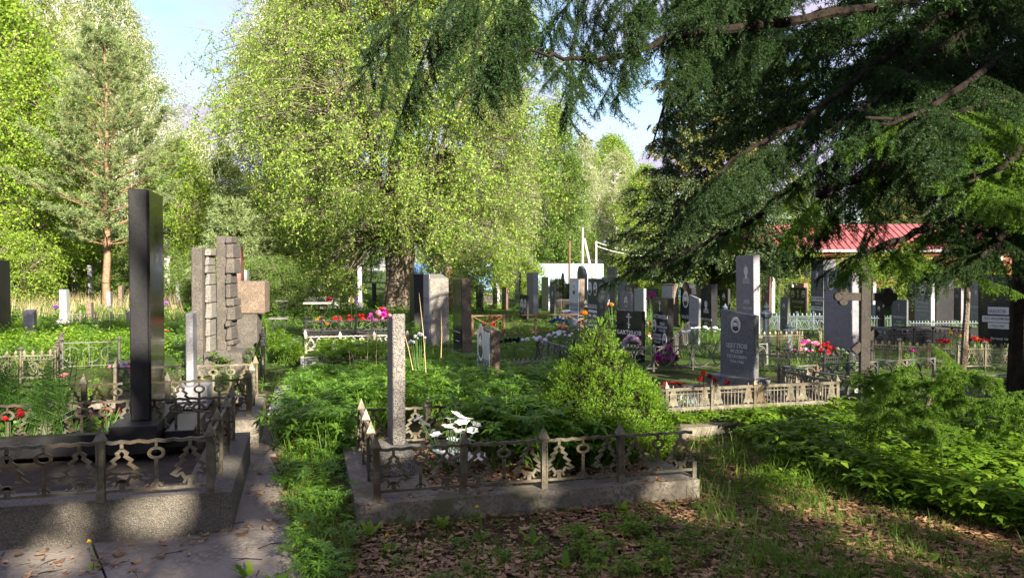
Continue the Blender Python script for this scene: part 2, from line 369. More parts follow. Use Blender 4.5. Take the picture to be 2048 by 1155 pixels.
def wavy(l, z, amp=.004, k=.09, t=.016, w=.018):
    n = max(4, int(l/k)*4); pts = [(i*l/n, z+amp*cos(2*pi*i*l/n/k)) for i in range(n+1)]
    return MB().band(pts, w, t)
def fence(label, pts, style, m, ph=.42, pan=.55, zb=0., group=None, skip_last=False, closed=False, dense=False):
    """pts: world corner points; posts, rails and ornaments become parts"""
    pts = [Vector((p.x, p.y, zb)) for p in pts]
    root = thing('grave_fence', label, 'fence', pts[0], 0, group)
    o0 = pts[0]; segs = list(zip(pts[:-1], pts[1:]))
    if closed: segs.append((pts[-1], pts[0]))
    cache = {}
    def part(name, key, fn, loc, rz):
        if key not in cache: cache[key] = fn().mesh(name, m)
        return link(name, cache[key], root, loc-o0, rz)
    for si, (a, b) in enumerate(segs):
        d = b-a; l = d.length; rz = math.atan2(d.y, d.x); e = d/l; n = max(1, round(l/pan)); pl = l/n
        last_post = (si == len(segs)-1) and not closed
        for i in range(n+(1 if last_post else 0)):
            p = a+e*pl*i
            if skip_last and last_post and i == n:
                part('leg', 'leg', lambda: MB().box((0, 0, .055), (.03, .03, .11)), p, rz); continue
            fnp = {'fir': lambda: post_mb(ph, .042, .08), 'bell': lambda: post_mb(ph, .032, .07), 'ring': lambda: MB().box((0, 0, ph/2), (.03, .03, ph)),
                   'arc': lambda: ball_post_mb(ph+.05), 'cross': lambda: MB().box((0, 0, ph/2), (.05, .05, ph)), 'cast': lambda: spear_mb(ph+.1, .018, .07),
                   'picket': lambda: spear_mb(ph+.04, .014, .05), 'scroll': lambda: ball_post_mb(ph+.04), 'lattice': lambda: post_mb(ph, .03, .05)}[style]
            po_ = part('post', ('post'), fnp, p, rz); po_.rotation_euler = (R(rnd.uniform(-1.6, 1.6)), R(rnd.uniform(-1.6, 1.6)), rz)
        for i in range(n):
            p = a+e*pl*i
            key = round(pl, 3)
            def rail(z, h=.022, t=.022, nm='rail'):
                part(nm, (nm, z, h, key), lambda: MB().box((pl/2, 0, z), (pl-.03, t, h)), p, rz)
            if style == 'fir':
                part('top_rail', ('tr', key), lambda: wavy(pl-.03, ph-.095), p+e*.015, rz)
                rail(.055, .016, .02, 'bottom_rail')
                nn = 3 if pl < .6 else 4
                seq = ('fir', 'ring', 'fir') if nn == 3 else ('fir', 'ring', 'ring', 'fir')
                for k, kd in enumerate(seq):
                    x = pl*(k+.5)/nn+( .012 if k == 0 else -.012 if k == nn-1 else 0)
                    sc = (ph-.165)/.345
                    q = part('fir_ornament' if kd == 'fir' else 'ring_ornament', kd, fir_mb if kd == 'fir' else ring_mb, p+e*x+Vector((0, 0, .062)), rz)
                    q.scale = (1, 1, sc)
            elif style == 'bell':
                rail(ph-.085, .028, .02, 'top_rail'); rail(ph-.13, .008, .014, 'upper_bar')
                rail(.115, .03, .02, 'bottom_rail')
                def zz():
                    nz = 14; o = [(.015, .1)]
                    for k in range(nz): w_ = (pl-.03)/nz; o += [(.015+w_*(k+.5), .082), (.015+w_*(k+1), .1)]
                    return MB().prism(o+[(pl-.015, .103), (.015, .103)], .008, 'Y')
                part('zigzag_trim', ('zz', key), zz, p, rz)
                for x in (.07, pl-.07): part('bell_ornament', 'bell', bell_mb, p+e*x+Vector((0, 0, .12)), rz)
                nb = 6
                for k in range(nb): part('bar', 'bar', lambda: MB().box((0, 0, (ph-.24)/2), (.008, .01, ph-.24)), p+e*(.14+(pl-.28)*k/(nb-1))+Vector((0, 0, .13)), rz)
            elif style in ('ring', 'arc'):
                rail(ph-.012, .016, .03, 'top_rail'); rail(.05, .014, .02, 'bottom_rail')
                r = (ph-.09)/2; nr = max(1, round(pl/(2*r)))
                for k in range(nr):
                    x = pl*(k+.5)/nr
                    part('ring', 'ring', lambda: MB().band([(r*.98*cos(a_), r*.98*sin(a_)) for a_ in np.linspace(0, 2*pi, 19)[:-1]], .012, .022, True), p+e*x+Vector((0, 0, .058+r)), rz)
                    if style == 'ring' : part('half_ring', 'hr', lambda: MB().band([(r*.5*cos(a_), r*.9+r*.5*sin(a_)) for a_ in np.linspace(pi, 2*pi, 9)], .009, .018), p+e*x+Vector((0, 0, .058+r)), rz)
            elif style == 'cross':
                rail(ph-.02, .03, .03, 'top_rail'); rail(.06, .03, .03, 'bottom_rail')
                for s_ in (0, 1):
                    part('brace', ('x', s_, key), lambda: MB().band([(.02, .07 if s_ else ph-.04), (pl-.02, ph-.04 if s_ else .07)], .02, .014+.004*s_), p, rz)
            elif style == 'scroll':
                rail(ph-.01, .014, .02, 'top_rail'); rail(.04, .012, .016, 'bottom_rail')
                def sc_():
                    b = MB()
                    for k in range(3):
                        x = pl*(k+.5)/3; r = min(pl/6.5, ph/3)
                        b.band([(x+r*cos(a_), ph*.52+r*sin(a_)) for a_ in np.linspace(.6, 5.7, 14)], .008, .012)
                        b.band([(x-r*.2, .04), (x-r*.2, ph-.02)], .007, .012)
                    return b
                q = part('scrollwork', ('scr', key), sc_, p, rz)
            elif style in ('cast', 'picket', 'lattice'):
                rail(ph-.03, .02, .024, 'top_rail'); rail(.07, .02, .024, 'bottom_rail')
                if style != 'cast' or True:
                    np_ = max(3, round(pl/(.07 if style != 'cast' else .11)))
                    def fin():
                        b = MB()
                        for k in range(np_):
                            x = pl*(k+.5)/np_; h0 = ph-.02
                            hh = .05 if style != 'cast' else .075; w_ = .011 if style != 'cast' else .022
                            b.add([(x-w_*.4, -.005, h0), (x+w_*.4, -.005, h0), (x+w_*.4, .005, h0), (x-w_*.4, .005, h0),
                                   (x-w_, -.006, h0+hh*.45), (x+w_, -.006, h0+hh*.45), (x+w_, .006, h0+hh*.45), (x-w_, .006, h0+hh*.45), (x, 0, h0+hh)],
                                  [(0,1,5,4),(1,2,6,5),(2,3,7,6),(3,0,4,7),(4,5,8),(5,6,8),(6,7,8),(7,4,8)])
                        return b
                    q = part('finials', ('fin', key), fin, p, rz); q['kind'] = 'stuff'
                def pn():
                    b = MB()
                    if style == 'picket':
                        for k in range(np_): b.box((pl*(k+.5)/np_, 0, ph/2), (.012, .012, ph-.12))
                    elif style == 'lattice':
                        for k in range(np_):
                            x0, x1 = pl*k/np_, pl*(k+1)/np_
                            b.band([(x0, .09), ((x0+x1)/2, ph-.05), (x1, .09)], .007, .008); b.band([(x0, ph-.05), ((x0+x1)/2, .09), (x1, ph-.05)], .007, .011)
                    else:
                        h = ph-.12; zc = .08+h*.42
                        b.box((pl/2, 0, ph-.085), (pl-.04, .014, .01)); b.box((0.03, 0, ph/2), (.012, .014, ph-.12)); b.box((pl-.03, 0, ph/2), (.012, .014, ph-.12))
                        nm = max(1, round(pl/.3))
                        for k in range(nm):
                            x = pl*(k+.5)/nm; r = h*.36
                            for sg in (-1, 1):
                                b.band([(x+sg*r*(.55+.5*cos(a_)), zc+r*.9*sin(a_)) for a_ in np.linspace(.3, 5.6, 13)], .012, .014)
                                b.band([(x+sg*r*(.5+.22*cos(a_)), zc+r*.35*sin(a_)+r*.3) for a_ in np.linspace(0, 4.6, 8)], .009, .016)
                                b.band([(x, .08), (x+sg*r*.5, zc-r*.4), (x+sg*r*1.1, zc+r*.9)], .009, .012)
                        ng = int(pl/.035)
                        for k in range(ng): b.box((pl*(k+.5)/ng, 0, ph-.062), (.014, .01, .022))
                    return b
                q = part({'picket': 'pickets', 'lattice': 'lattice_panel', 'cast': 'cast_panel'}[style], ('pn', key), pn, p, rz)
                if style == 'picket': q['kind'] = 'stuff'
    return root
f0 = CFL+U*.132+Vv*.068
fence('bronze grey fir and ring fence around the low conical spruce, right end open', [f0+U*2.14+Vv*1.42, f0+Vv*1.42, f0, f0+U*2.14], 'fir', MET, .405, .535, CZ, skip_last=True)
f1 = c1-U*.13+Vv*.06; f1 = G(421, 987, P1Z)
fence('bronze grey fir and ring fence around the tall black obelisk', [f1-U*2.85, f1, f1+Vv*1.5, f1-U*1.9+Vv*1.5], 'fir', MET, .42, .56, P1Z)
f2 = G(498, 832, P2Z)
fence('darker fir fence around the small grey obelisk behind the black one', [f2-U*1.95, f2, f2+Vv*1.15, f2-U*1.3+Vv*1.15], 'fir', MET, .42, .65, P2Z)
f3 = G(1674, 824, P3Z)
f3l = f3-U*1.88
fence('pale bell and bar fence before the dark grey slanted gravestone', [f3l-U*.47, f3+U*0, f3+Vv*1.0], 'bell', MET, .385, .47, P3Z)
c4a = G(1768, 833, .13); d4 = Vector((-sin(R(22)), cos(R(22)), 0)); e4 = Vector((cos(R(22)), sin(R(22)), 0))
fence('grey ring fence around the stone cross', [c4a+e4*2.4+Vv*.05, c4a+e4*.05+d4*.05, c4a+d4*1.45+e4*.05, c4a+d4*1.45+e4*2.4], 'ring', METG, .33, .5, .13)
f5 = Vector((.875, 11.4, 0))
fence('dark ring fence around the black gravestones behind the conical spruce', [f5+Vv*1.75+U*1.3, f5+Vv*1.75, f5, f5+U*3.2], 'ring', METG, .38, .6, .04)
f6 = G(945, 672)
fence('rusty brown lattice fence behind the sheet metal gravestone', [f6+Vv*1.2, f6, f6+U*3.1], 'cross', RUST, .5, .88)
f7 = G(612, 706)
fence('light painted fir fence in front of the wreath covered grave', [f7+Vv*1.4, f7, f7+U*1.9], 'fir', METL, .4, .6)
f8 = P(611, 660, 15.6)
t8 = kerb_frame('polished black kerb of the grave piled with red wreaths', Vector((f8.x-.05, 15.55, 0)), 2.1, 1.4, .14, .3, BLK)
fence('black wrought iron fence on the polished kerb under the red wreaths', [Vector((f8.x, 15.6, 0)), Vector((f8.x, 15.6, 0))+U*1.95], 'arc', METK, .26, .33, .3)
f9 = G(948, 757)
fence('low cream lattice fence beside the brown sided gravestone', [f9, f9+U*1.05], 'lattice', METL, .25, .35)
fence('golden cast iron fence to the right of the dark slanted gravestone', [G(1512, 716), G(1642, 712)], 'cast', MET, .42, .42)
fence('dark spiked cast iron fence in front of the bust engraved stone', [G(1522, 664), G(1660, 662)], 'cast', METB, .42, .5)
fence('black spear topped fence just left of the stone cross', [G(1505, 742), G(1648, 752), G(1742, 747)], 'cast', METK, .3, .45)
fence('ornate silver cast fence with spear finials right of the stone cross', [G(1744, 728), G(1915, 741), G(2075, 737)], 'cast', MET, .36, .5)
fence('blue grey spiked fence before the grey portrait stone at right', [G(1818, 668), G(1960, 668)], 'picket', METB, .3, .55)
fence('bluish white fence left of the plain slate gravestone', [G(1735, 668), G(1782, 667)], 'picket', METB, .42, .5)
fence('black picket fence behind the purple grey stone', [G(1642, 678), G(1700, 676)], 'picket', METK, .36, .5)
fence('long dark cast fence behind the spear finials', [G(1750, 700), G(1940, 694)], 'cast', METK, .34, .5)
fence('white scroll fence far left near the pale blue pillar', [G(130, 652), G(255, 656), G(268, 634)], 'scroll', METL, .36, .55)
fence('grey scroll fence among the peonies in the left plots', [G(125, 738), G(238, 733)], 'scroll', METG, .42, .6)
fence('old cast fence behind the red roses at the left edge', [G(-30, 768), G(110, 762), G(128, 720)], 'cast', MET, .4, .5)
fence('black ring fence with ball finials beside the path', [G(526, 762), G(527, 712), G(440, 712)], 'arc', METK, .45, .6)
fence('dark low picket fence in front of the lupines', [G(640, 755), G(775, 752)], 'picket', METK, .28, .45)
fence('grey picket fence among the far stones near the tree', [G(1105, 628), G(1140, 626)], 'picket', METG, .5, .6)
fence('distant grey picket fence right of the willow', [G(960, 612), G(1040, 608)], 'picket', METL, .55, .8)
fence('distant white picket fence behind the portrait stones', [G(1548, 612), G(1585, 612)], 'picket', METL, .6, .6)
fence('slate grey picket fence left of the shoulder topped stones', [G(1345, 735), G(1378, 688)], 'picket', METG, .4, .45, .05)
fence('low iron fence beside the wreath grave and the dark pillar', [G(665, 732), G(770, 728)], 'scroll', METG, .3, .4)

# ------------------------------------------------------------------ gravestones
TXT = {}
def text_mesh(body, m, res=1, ext=.0015):
    k = (body, m.name)
    if k in TXT: return TXT[k]
    c = bpy.data.curves.new('inscription', 'FONT'); c.body = body; c.align_x = 'CENTER'; c.align_y = 'CENTER'; c.resolution_u = res; c.extrude = ext; c.space_line = .95
    c.size = 1.0
    o = bpy.data.objects.new('tmp', c); me = bpy.data.meshes.new_from_object(o); bpy.data.objects.remove(o); bpy.data.curves.remove(c)
    me.name = 'inscription'; me.materials.clear(); me.materials.append(m); TXT[k] = me; return me
def ell(a, b, n=18, cx=0, cz=0): return [(cx+a*cos(t), cz+b*sin(t)) for t in np.linspace(0, 2*pi, n+1)[:-1]]
BUST = {}
def bust(parent, mtx, s, sty):
    """oval enamel photo or engraved bust; generic head and shoulders"""
    def fl(name, pts, m, z, par, M4=None):
        mb = MB(); mb.prism(pts, .002, 'Z', z); return link(name, mb.mesh(name, m), par, mat4=M4)
    if sty == 'oval':
        o = fl('portrait', ell(.5*s, .66*s), ENAM, .002, parent, mtx)
        fl('background', ell(.41*s, .57*s), SKIN, .004, o)
        dark = INK; skin = ENAM
    else:
        o = fl('portrait', ell(.02*s, .02*s, 6), ENG, .0, parent, mtx); dark = INK; skin = ENG
    if sty == 'oval':
        fl('jacket', [(-.33*s, -.34*s), (-.3*s, -.2*s), (-.12*s, -.08*s), (0, -.16*s), (.12*s, -.08*s), (.3*s, -.2*s), (.33*s, -.34*s), (.2*s, -.48*s), (0, -.54*s), (-.2*s, -.48*s)], dark, .006, o)
        fl('face', ell(.155*s, .21*s, 12, 0, .1*s), skin, .008, o)
        fl('hair', [(-.175*s, .12*s), (-.16*s, .28*s), (0, .36*s), (.16*s, .28*s), (.175*s, .12*s), (.13*s, .2*s), (0, .25*s), (-.13*s, .2*s)], dark, .010, o)
        fl('mouth', [(-.05*s, .02*s), (.05*s, .02*s), (.05*s, .0), (-.05*s, 0)], dark, .0102, o)
        for sx in (-1, 1): fl('eye', ell(.025*s, .016*s, 6, sx*.06*s, .13*s), dark, .0102, o)
    else:
        fl('shoulders', [(-.42*s, -.5*s), (-.38*s, -.22*s), (-.14*s, -.1*s), (0, -.4*s), (.14*s, -.1*s), (.38*s, -.22*s), (.42*s, -.5*s)], ENGD, .0015, o)
        fl('collar', [(-.12*s, -.1*s), (-.07*s, -.3*s), (0, -.2*s), (.07*s, -.3*s), (.12*s, -.1*s)], ENG, .003, o)
        fl('face', ell(.22*s, .3*s, 14, 0, .18*s), skin, .0045, o)
        fl('hair', [(-.24*s, .2*s), (-.22*s, .42*s), (0, .55*s), (.22*s, .42*s), (.24*s, .2*s), (.17*s, .36*s), (0, .42*s), (-.17*s, .36*s)], ENGD, .006, o)
        fl('brow', [(-.13*s, .26*s), (.13*s, .26*s), (.12*s, .23*s), (-.12*s, .23*s)], ENGD, .006, o)
        fl('mouth', [(-.07*s, .04*s), (.07*s, .04*s), (.06*s, .01*s), (-.06*s, .01*s)], ENGD, .006, o)
    return o
def outline(w, h, shape):
    a = w/2
    if shape == 'flat': return [(-a, 0), (a, 0), (a, h), (-a, h)]
    if shape == 'slant': return [(-a, 0), (a, 0), (a, h*.92), (-a, h)]
    if shape == 'slantr': return [(-a, 0), (a, 0), (a, h), (-a, h*.93)]
    if shape == 'sh': return [(-a, 0), (a, 0), (a*.97, h), (-a*1.04, h*1.0)]
    if shape == 'peak': return [(-a, 0), (a, 0), (a, h*.8), (a*.5, h*.95), (0, h), (-a*.5, h*.95), (-a, h*.8)]
    if shape == 'round': return [(-a, 0), (a, 0), (a, h*.88)]+[(a*.72*cos(t), h*.88+.12*h*sin(t)) for t in np.linspace(.0, pi, 9)]+[(-a, h*.88)]
    if shape == 'wave': return [(-a, 0), (a, 0), (a, h*.9), (a*.72, h*.9), (a*.45, h*.93), (a*.1, h*.99), (-a*.3, h), (-a, h)]
    if shape == 'dome': return [(-a, 0), (a, 0), (a, h*.75)]+[(a*cos(t), h*.75+.25*h*sin(t)) for t in np.linspace(.2, pi-.2, 7)]+[(-a, h*.75)]
    if shape == 'arch': return [(-a, 0), (a, 0), (a, h*.85), (a*.6, h*.98), (a*.3, h), (-a*.5, h*.93), (-a, h*.78)]
def bevel_me(me, off):
    import bmesh
    bm = bmesh.new(); bm.from_mesh(me); bmesh.ops.recalc_face_normals(bm, faces=bm.faces)
    bmesh.ops.bevel(bm, geom=bm.edges[:], offset=off, segments=1, affect='EDGES'); bm.to_mesh(me); bm.free()
def stone(label, xl, xm, xr, ytop, ybase, m, shape='flat', texts=(), ports=(), z0=0., ang=A0, plinth=None, d=None, w=None, t=None, name='gravestone', side=None, rough=0, tm=None, cat='gravestone', face=None, extra=None, group=None):
    """stone measured from the photograph: xm is the near upright edge, xl/xr the far ends of the two faces seen"""
    s_, c_ = sin(ang), cos(ang)
    left = xm < 1024-FP*math.tan(ang)
    if d is None: p = G(xm, ybase, z0)
    else:
        p = P(xm, ybase, d); p.z = z0
    kl, kr = (xl-1024)/FP, (xr-1024)/FP
    if not left:
        ww = (p.x-kl*p.y)/(s_+kl*c_); tt = (kr*p.y-p.x)/(c_-kr*s_)
    else:
        tt = (p.x-kl*p.y)/(c_-kl*s_)*1.0; ww = (p.x-kr*p.y)/(s_+kr*c_)
    ww = w or min(max(abs(ww), .18), .85); tt = t or min(max(abs(tt), .05), .5)
    h = P(xm, ytop, p.y).z-z0
    u = Vector((c_, s_, 0)); v = Vector((-s_, c_, 0))
    c = p+v*ww/2+(u if not left else -u)*tt/2
    root = thing(name, label, cat, (c.x, c.y, z0), ang, group)
    root.rotation_euler = (R(rnd.uniform(-1.1, 1.1)), R(rnd.uniform(-1.1, 1.1)), ang) if name == 'gravestone' else (0, 0, ang)
    bz = 0
    if plinth:
        pw, pt, pz, pm = plinth
        me = MB().box((0, 0, pz/2), (tt+pt, ww+pw, pz)).mesh('plinth', pm); bevel_me(me, .004); link('plinth', me, root); bz = pz
    b = MB(); b.prism([(y, z+bz) for y, z in outline(ww, h-bz, shape)], tt, 'X'); me = b.mesh('slab', m)
    if p.y < 20: bevel_me(me, .007)
    link('stone_slab', me, root)
    fx = 1 if (left if face is None else face == 'u') else -1
    def face_m(yf, zf, s=1, off=.004, sx=1):
        # yf: -.5..+.5 across (viewer's left to right), zf: 0..1 of height
        X = Vector((0, fx, 0)); Z = Vector((fx, 0, 0)); Y = Vector((0, 0, 1))
        mm = Matrix((X*s*sx, Y*s, Z)).transposed().to_4x4()
        mm.translation = Vector((fx*(tt/2+off), fx*yf*ww, bz+zf*(h-bz))); return mm
    if side:     # a separate pale or dark face sheet
        sm, i0, i1 = side
        b = MB().box((fx*(tt/2+.006), 0, bz+(h-bz)*(i0+i1)/2), (.012, ww*.93, (h-bz)*(i1-i0))); link('face_plate', b.mesh('face_plate', sm), root)
    for tx in texts:
        body, yf, zf, sz = tx[:4]; tmm = tx[4] if len(tx) > 4 else (tm or ENG); off = .014 if side else (.0062 if tmm is INK else .003); sx = tx[5] if len(tx) > 5 else 1
        link('inscription', text_mesh(body, tmm), root, mat4=face_m(yf, zf, sz*ww, off, sx))
    for pr in ports:
        yf, zf, sz, sty = pr[:4]; bust(root, face_m(yf, zf, 1, .014 if side else .002), sz*ww, sty)
    if extra: extra(root, face_m, ww, tt, h, bz)
    return root
def band_plate(yf, zf, wf, hf, m=ENG, name='text_plate'):
    def f(root, fm, ww, tt, h, bz):
        pts = [(-wf*ww/2, -hf*h/2), (wf*ww/2, -hf*h/2), (wf*ww/2, hf*h/2), (-wf*ww/2, hf*h/2)]
        link(name, MB().prism(pts, .004, 'Z').mesh(name, m), root, mat4=fm(yf, zf, 1, .002))
    return f
def ocross(yf, zf, hf, m=ENG):
    def f(root, fm, ww, tt, h, bz):
        s = hf*h; b = MB()
        for cx, cz, a, c in ((0, 0, .07, 1), (0, .25, .45, .08), (0, .4, .22, .06)):
            b.prism([(cx*s-a*s/2, cz*s-c*s/2), (cx*s+a*s/2, cz*s-c*s/2), (cx*s+a*s/2, cz*s+c*s/2), (cx*s-a*s/2, cz*s+c*s/2)], .003+.001*c, 'Z')
        b.prism([(-.14*s, -.16*s), (.14*s, -.24*s), (.14*s, -.3*s), (-.14*s, -.22*s)], .0036, 'Z')
        link('engraved_cross', b.mesh('engraved_cross', m), root, mat4=fm(yf, zf, 1, .003))
    return f
def both(*fs):
    def f(*a):
        for g in fs: g(*a)
    return f

# --- left foreground obelisk on a plinth
stone('tall black obelisk with one mirror polished side in the left foreground', 258, 299, 329, 378, 840, BLKD, 'flat', z0=.465, name='obelisk', cat='obelisk', side=(BLK, .0, .999), w=.62)
pz = MB().box((0, 0, .1), (.31, .93, .2)); me = pz.mesh('obelisk_base', BLKD); bevel_me(me, .004)
po = G(314, 906, P1Z); pc = po-U*.155+Vv*.465
tag(link('granite_block', me, None, (pc.x, pc.y, P1Z), A0), 'low black granite base under the tall black obelisk', 'stone base')
me = MB().box((0, 0, .06), (.2, .75, .12)).mesh('granite_block', BLKD); bevel_me(me, .004)
q = po+U*.12+Vv*.55
tag(link('granite_block', me, None, (q.x, q.y, P1Z), A0), 'small dark granite block right beside the black obelisk base', 'stone block')
# granite frame of the flower bed in plot one
ft = thing('flower_bed_frame', 'dark granite frame round the feathery plants left of the obelisk', 'grave frame', (0, 0, 0))
q0 = po-U*.31
for nm, a, b_, wd in (('frame_bar', q0-U*1.9+Vv*.12, q0+Vv*.12, .09), ('frame_bar', q0-U*1.9+Vv*.85, q0+Vv*.85, .09)):
    mid = (a+b_)/2; o = link('frame_bar', MB().box((0, 0, .07), ((b_-a).length, wd, .14)).mesh('frame_bar', BLKD), ft, (mid.x, mid.y, P1Z), A0)
mid = q0-U*.95+Vv*.485; link('soil', MB().box((0, 0, .05), (1.88, .63, .1)).mesh('soil', SOIL), ft, (mid.x, mid.y, P1Z), A0)

stone('small grey obelisk standing inside the second fir fence', 370, 387, 396, 626, 766, GRY, 'sh', d=7.5, z0=.45, w=.3, name='obelisk', cat='obelisk')
pp = P(400, 770, 7.45); me = MB().box((0, 0, .1), (.28, .5, .2)).mesh('obelisk_base', GRY)
tag(link('granite_block', me, None, (pp.x-.12, 7.62, .25), A0), 'square grey base under the small grey obelisk', 'stone base')

# --- centre pillar in the spruce plot
stone('slim pitted granite pillar at the left end of the conical spruce plot', 773, 786, 810, 627, 891, PIT, 'slant', z0=CZ+.155, w=.37, name='stone_pillar', cat='gravestone')
pp = G(800, 950, CZ)
me = MB().box((0, 0, .078), (.24, .5, .156)).mesh('pillar_base', PIT); bevel_me(me, .006)
q = G(830, 950, CZ)-U*.12+Vv*.25
tag(link('pillar_base', me, None, (q.x, q.y, CZ), A0), 'pitted grey block under the slim granite pillar', 'stone base')

# --- far left
stone('black stone slab cut by the left edge of the picture', -30, 2, 25, 520, 672, BLKD, w=.7)
stone('short plum grey stone right of the black slab at the left edge', 45, 69, 73, 619, 678, MAU, 'slantr')
stone('pale blue narrow pillar on a stepped base far left', 119, 133, 138, 579, 646, PLATE, plinth=(.2, .2, .1, LGR))
stone('tall slim grey pillar, left of the pair under the pine', 143, 152, 158, 526, 604, MAU, w=.6)
stone('narrow brown grey pillar, right of the pair under the pine', 176, 185, 188, 530, 605, MAU)
stone('short mauve pillar between pine trunk and black obelisk', 213, 222, 226, 583, 630, MAU)
stone('low brown stone behind the white scroll fence at left', 172, 183, 187, 605, 638, BRN)
stone('bright white marble slab right behind the black obelisk', 330, 340, 348, 510, 604, WHT, 'slantr', t=.24)
stone('tiny brown stone far behind the pale blue pillar', 100, 105, 108, 572, 600, BRN)
stone('tiny pale stone far behind the pale blue pillar', 94, 98, 100, 573, 600, WHT)

# --- rough monument group
def rough_stone(label, mb_fn, loc, m, parts):
    r = thing('rough_monument', label, 'monument', loc, A0)
    for nm, fn, mm in parts: link(nm, fn().mesh(nm, mm), r)
    return r
def jag(w, h, t, seed, n=9, amp=.05):
    r = random.Random(seed); b = MB()
    pts = [(0, 0)]+[(w, 0)]+[(w+r.uniform(-amp, amp*.3)-.06*w*i/n, h*i/n) for i in range(1, n+1)]+[(0, h)]
    b.prism(pts, t, 'Y'); return b
gp = P(455, 712, 11.8); gx = lambda px: (P(px, 700, 11.8).x-P(392, 700, 11.8).x)
bp = Vector((P(392, 700, 11.8).x, 11.8, 0)); ztop = lambda y: P(455, y, 11.8).z
def grp():
    r = thing('rough_monument', 'pair of tall rough stone slabs with a broken edge near the path', 'monument', (bp.x, 11.8, 0), R(3))
    a = MB().box((gx(402), .08, ztop(495)/2), (gx(413)-gx(392), .5, ztop(495))); me = a.mesh('low_slab', PITB); bevel_me(me, .012); link('low_slab', me, r)
    zz_ = 0.3
    while zz_ < ztop(497)-.1:
        bh = rnd.uniform(.09, .3); bh = min(bh, ztop(497)-zz_); w_ = .05+rnd.uniform(0, .05)
        me = MB().box((gx(413)+w_/2+.003, .1, zz_+bh/2), (w_, .38, bh-.006), taper=rnd.uniform(.7, 1)).mesh('chipped_edge', PIT); bevel_me(me, .012); link('chipped_edge', me, r); zz_ += bh
    b = MB(); 
    rr = random.Random(4); x0, x1 = gx(417), gx(447); hh = ztop(471)
    b.box(((x0+x1)/2+.05, .36, hh/2), (x1-x0-.06, .42, hh)); link('tall_slab', b.mesh('tall_slab', PITB), r)
    z0 = .3; i = 0
    while z0 < hh-.08:
        bh = min(rr.uniform(.07, .24), hh-z0); w_ = .09+rr.uniform(-.03, .07)*(1-.3*z0/hh)
        c = MB().box((x1+w_/2+.002, .27+rr.uniform(-.05, .05), z0+bh/2), (w_, .4, bh-.008), taper=rr.uniform(.75, 1.0)); me = c.mesh('broken_block', PITB); bevel_me(me, .012); link('broken_block', me, r); z0 += bh; i += 1
    c = MB().box((gx(455), .1, .17), (.55, .7, .34)); link('plinth', c.mesh('plinth', PITB), r)
    for k in range(3):
        c = MB().lathe([(.02, 0), (.12, .02), (.14, .1), (.08, .19), (.02, .2)], 6, (gx(420)+k*.13, -.35, .1*k)); link('boulder', c.mesh('boulder', PITB), r)
grp()
def grp2():
    p = P(470, 690, 13.5); s = 13.5/FP
    r = thing('block_monument', 'brown block balanced on a narrower block beside the rough slabs', 'monument', (p.x, 13.5, 0), R(6))
    zt, zm = P(470, 562, 13.5).z, P(470, 628, 13.5).z
    me = MB().box((.25, .3, (zt+zm)/2), (.47, .45, zt-zm)).mesh('upper_block', BRN); bevel_me(me, .02); link('upper_block', me, r)
    link('lower_block', MB().box((.17, .3, zm/2), (.36, .4, zm-.01)).mesh('lower_block', PITB), r)
grp2()
stone('slim red granite pillar rising behind the brown block', 475, 484, 490, 487, 655, RED, 'slantr', d=19)
stone('small grey stone against the red pillar', 488, 495, 499, 540, 640, GRY, d=19.5)

# --- middle background
stone('small brown stone under the willow at left', 612, 617, 622, 557, 606, BRN)
stone('thin white stone left of the grey portrait stone', 633, 637, 643, 562, 605, WHT)
stone('grey flat topped stone with oval photo left of the willow trunk', 655, 668, 678, 545, 606, GRY, ports=[(0, .8, .4, 'oval')], texts=[('\u2014\u2014\n\u2014\u2014', 0, .5, .3)])
stone('small grey stone left of the round shouldered one', 684, 688, 692, 576, 605, GRY)
stone('grey round shouldered stone left of the willow trunk', 693, 704, 711, 547, 604, GRY, 'round')
stone('slender light grey pillar on a base before the willow', 709, 716, 724, 532, 622, LGR, plinth=(.1, .1, .3, GRY))
stone('short pale stone at the foot of the willow trunk', 785, 793, 798, 558, 604, LGR)
stone('narrow pale stone right of the willow trunk', 803, 809, 814, 560, 604, LGR)
stone('dark stone standing just left of the pitted grey slab', 819, 829, 849, 549, 662, BLKD, 'flat')
stone('broad pitted grey slab with carved letters on its left side', 843, 861, 898, 547, 692, PIT, 'slantr', texts=[('ПЕТРОВ', -.02, .62, .2, GRY), ('ИВАН\nПЕТРОВИЧ', 0, .35, .15, GRY)], side=(GRY, 0, .99))
stone('distant red stone above the pitted slab', 887, 893, 906, 534, 622, RED)
stone('brown sided pillar with a dark polished inscribed front', 905, 926, 944, 557, 717, BRN, side=(BLK, .0, .98), texts=[('\u2014\u2014\u2014\n\u2014\u2014', 0, .22, .2)], plinth=(.15, .12, .08, CONC), extra=band_plate(0, .2, .6, .04))
stone('low rough brown stone with a white inscribed plate', 955, 981, 1000, 661, 786, BRN, 'flat', side=(PLATE, .02, .96), texts=[('СМИРНОВ', 0, .44, .19, INK), ('НИКОЛАЙ\nПЕТРОВИЧ', 0, .28, .14, INK), ('1926-1987', 0, .13, .12, INK)], ports=[(-.15, .76, .5, 'oval')])
stone('small dark stone with two portraits before the grey pillar', 1038, 1054, 1056, 590, 640, BLKD, ports=[(-.22, .55, .4, 'oval'), (.22, .55, .4, 'oval')])
stone('slim black stone in the middle distance near the willow leaves', 1024, 1038, 1041, 540, 604, BLK, texts=[('\u2014\u2014\n\u2014\u2014\n\u2014\u2014', 0, .6, .4)])
stone('tall grey pillar with a dark right side in the middle distance', 1054, 1067, 1077, 545, 632, GRY)
stone('pale grey stone before the white metal fence', 1083, 1097, 1100, 554, 622, LGR, texts=[('\u2014\u2014', 0, .2, .3, GRY)])
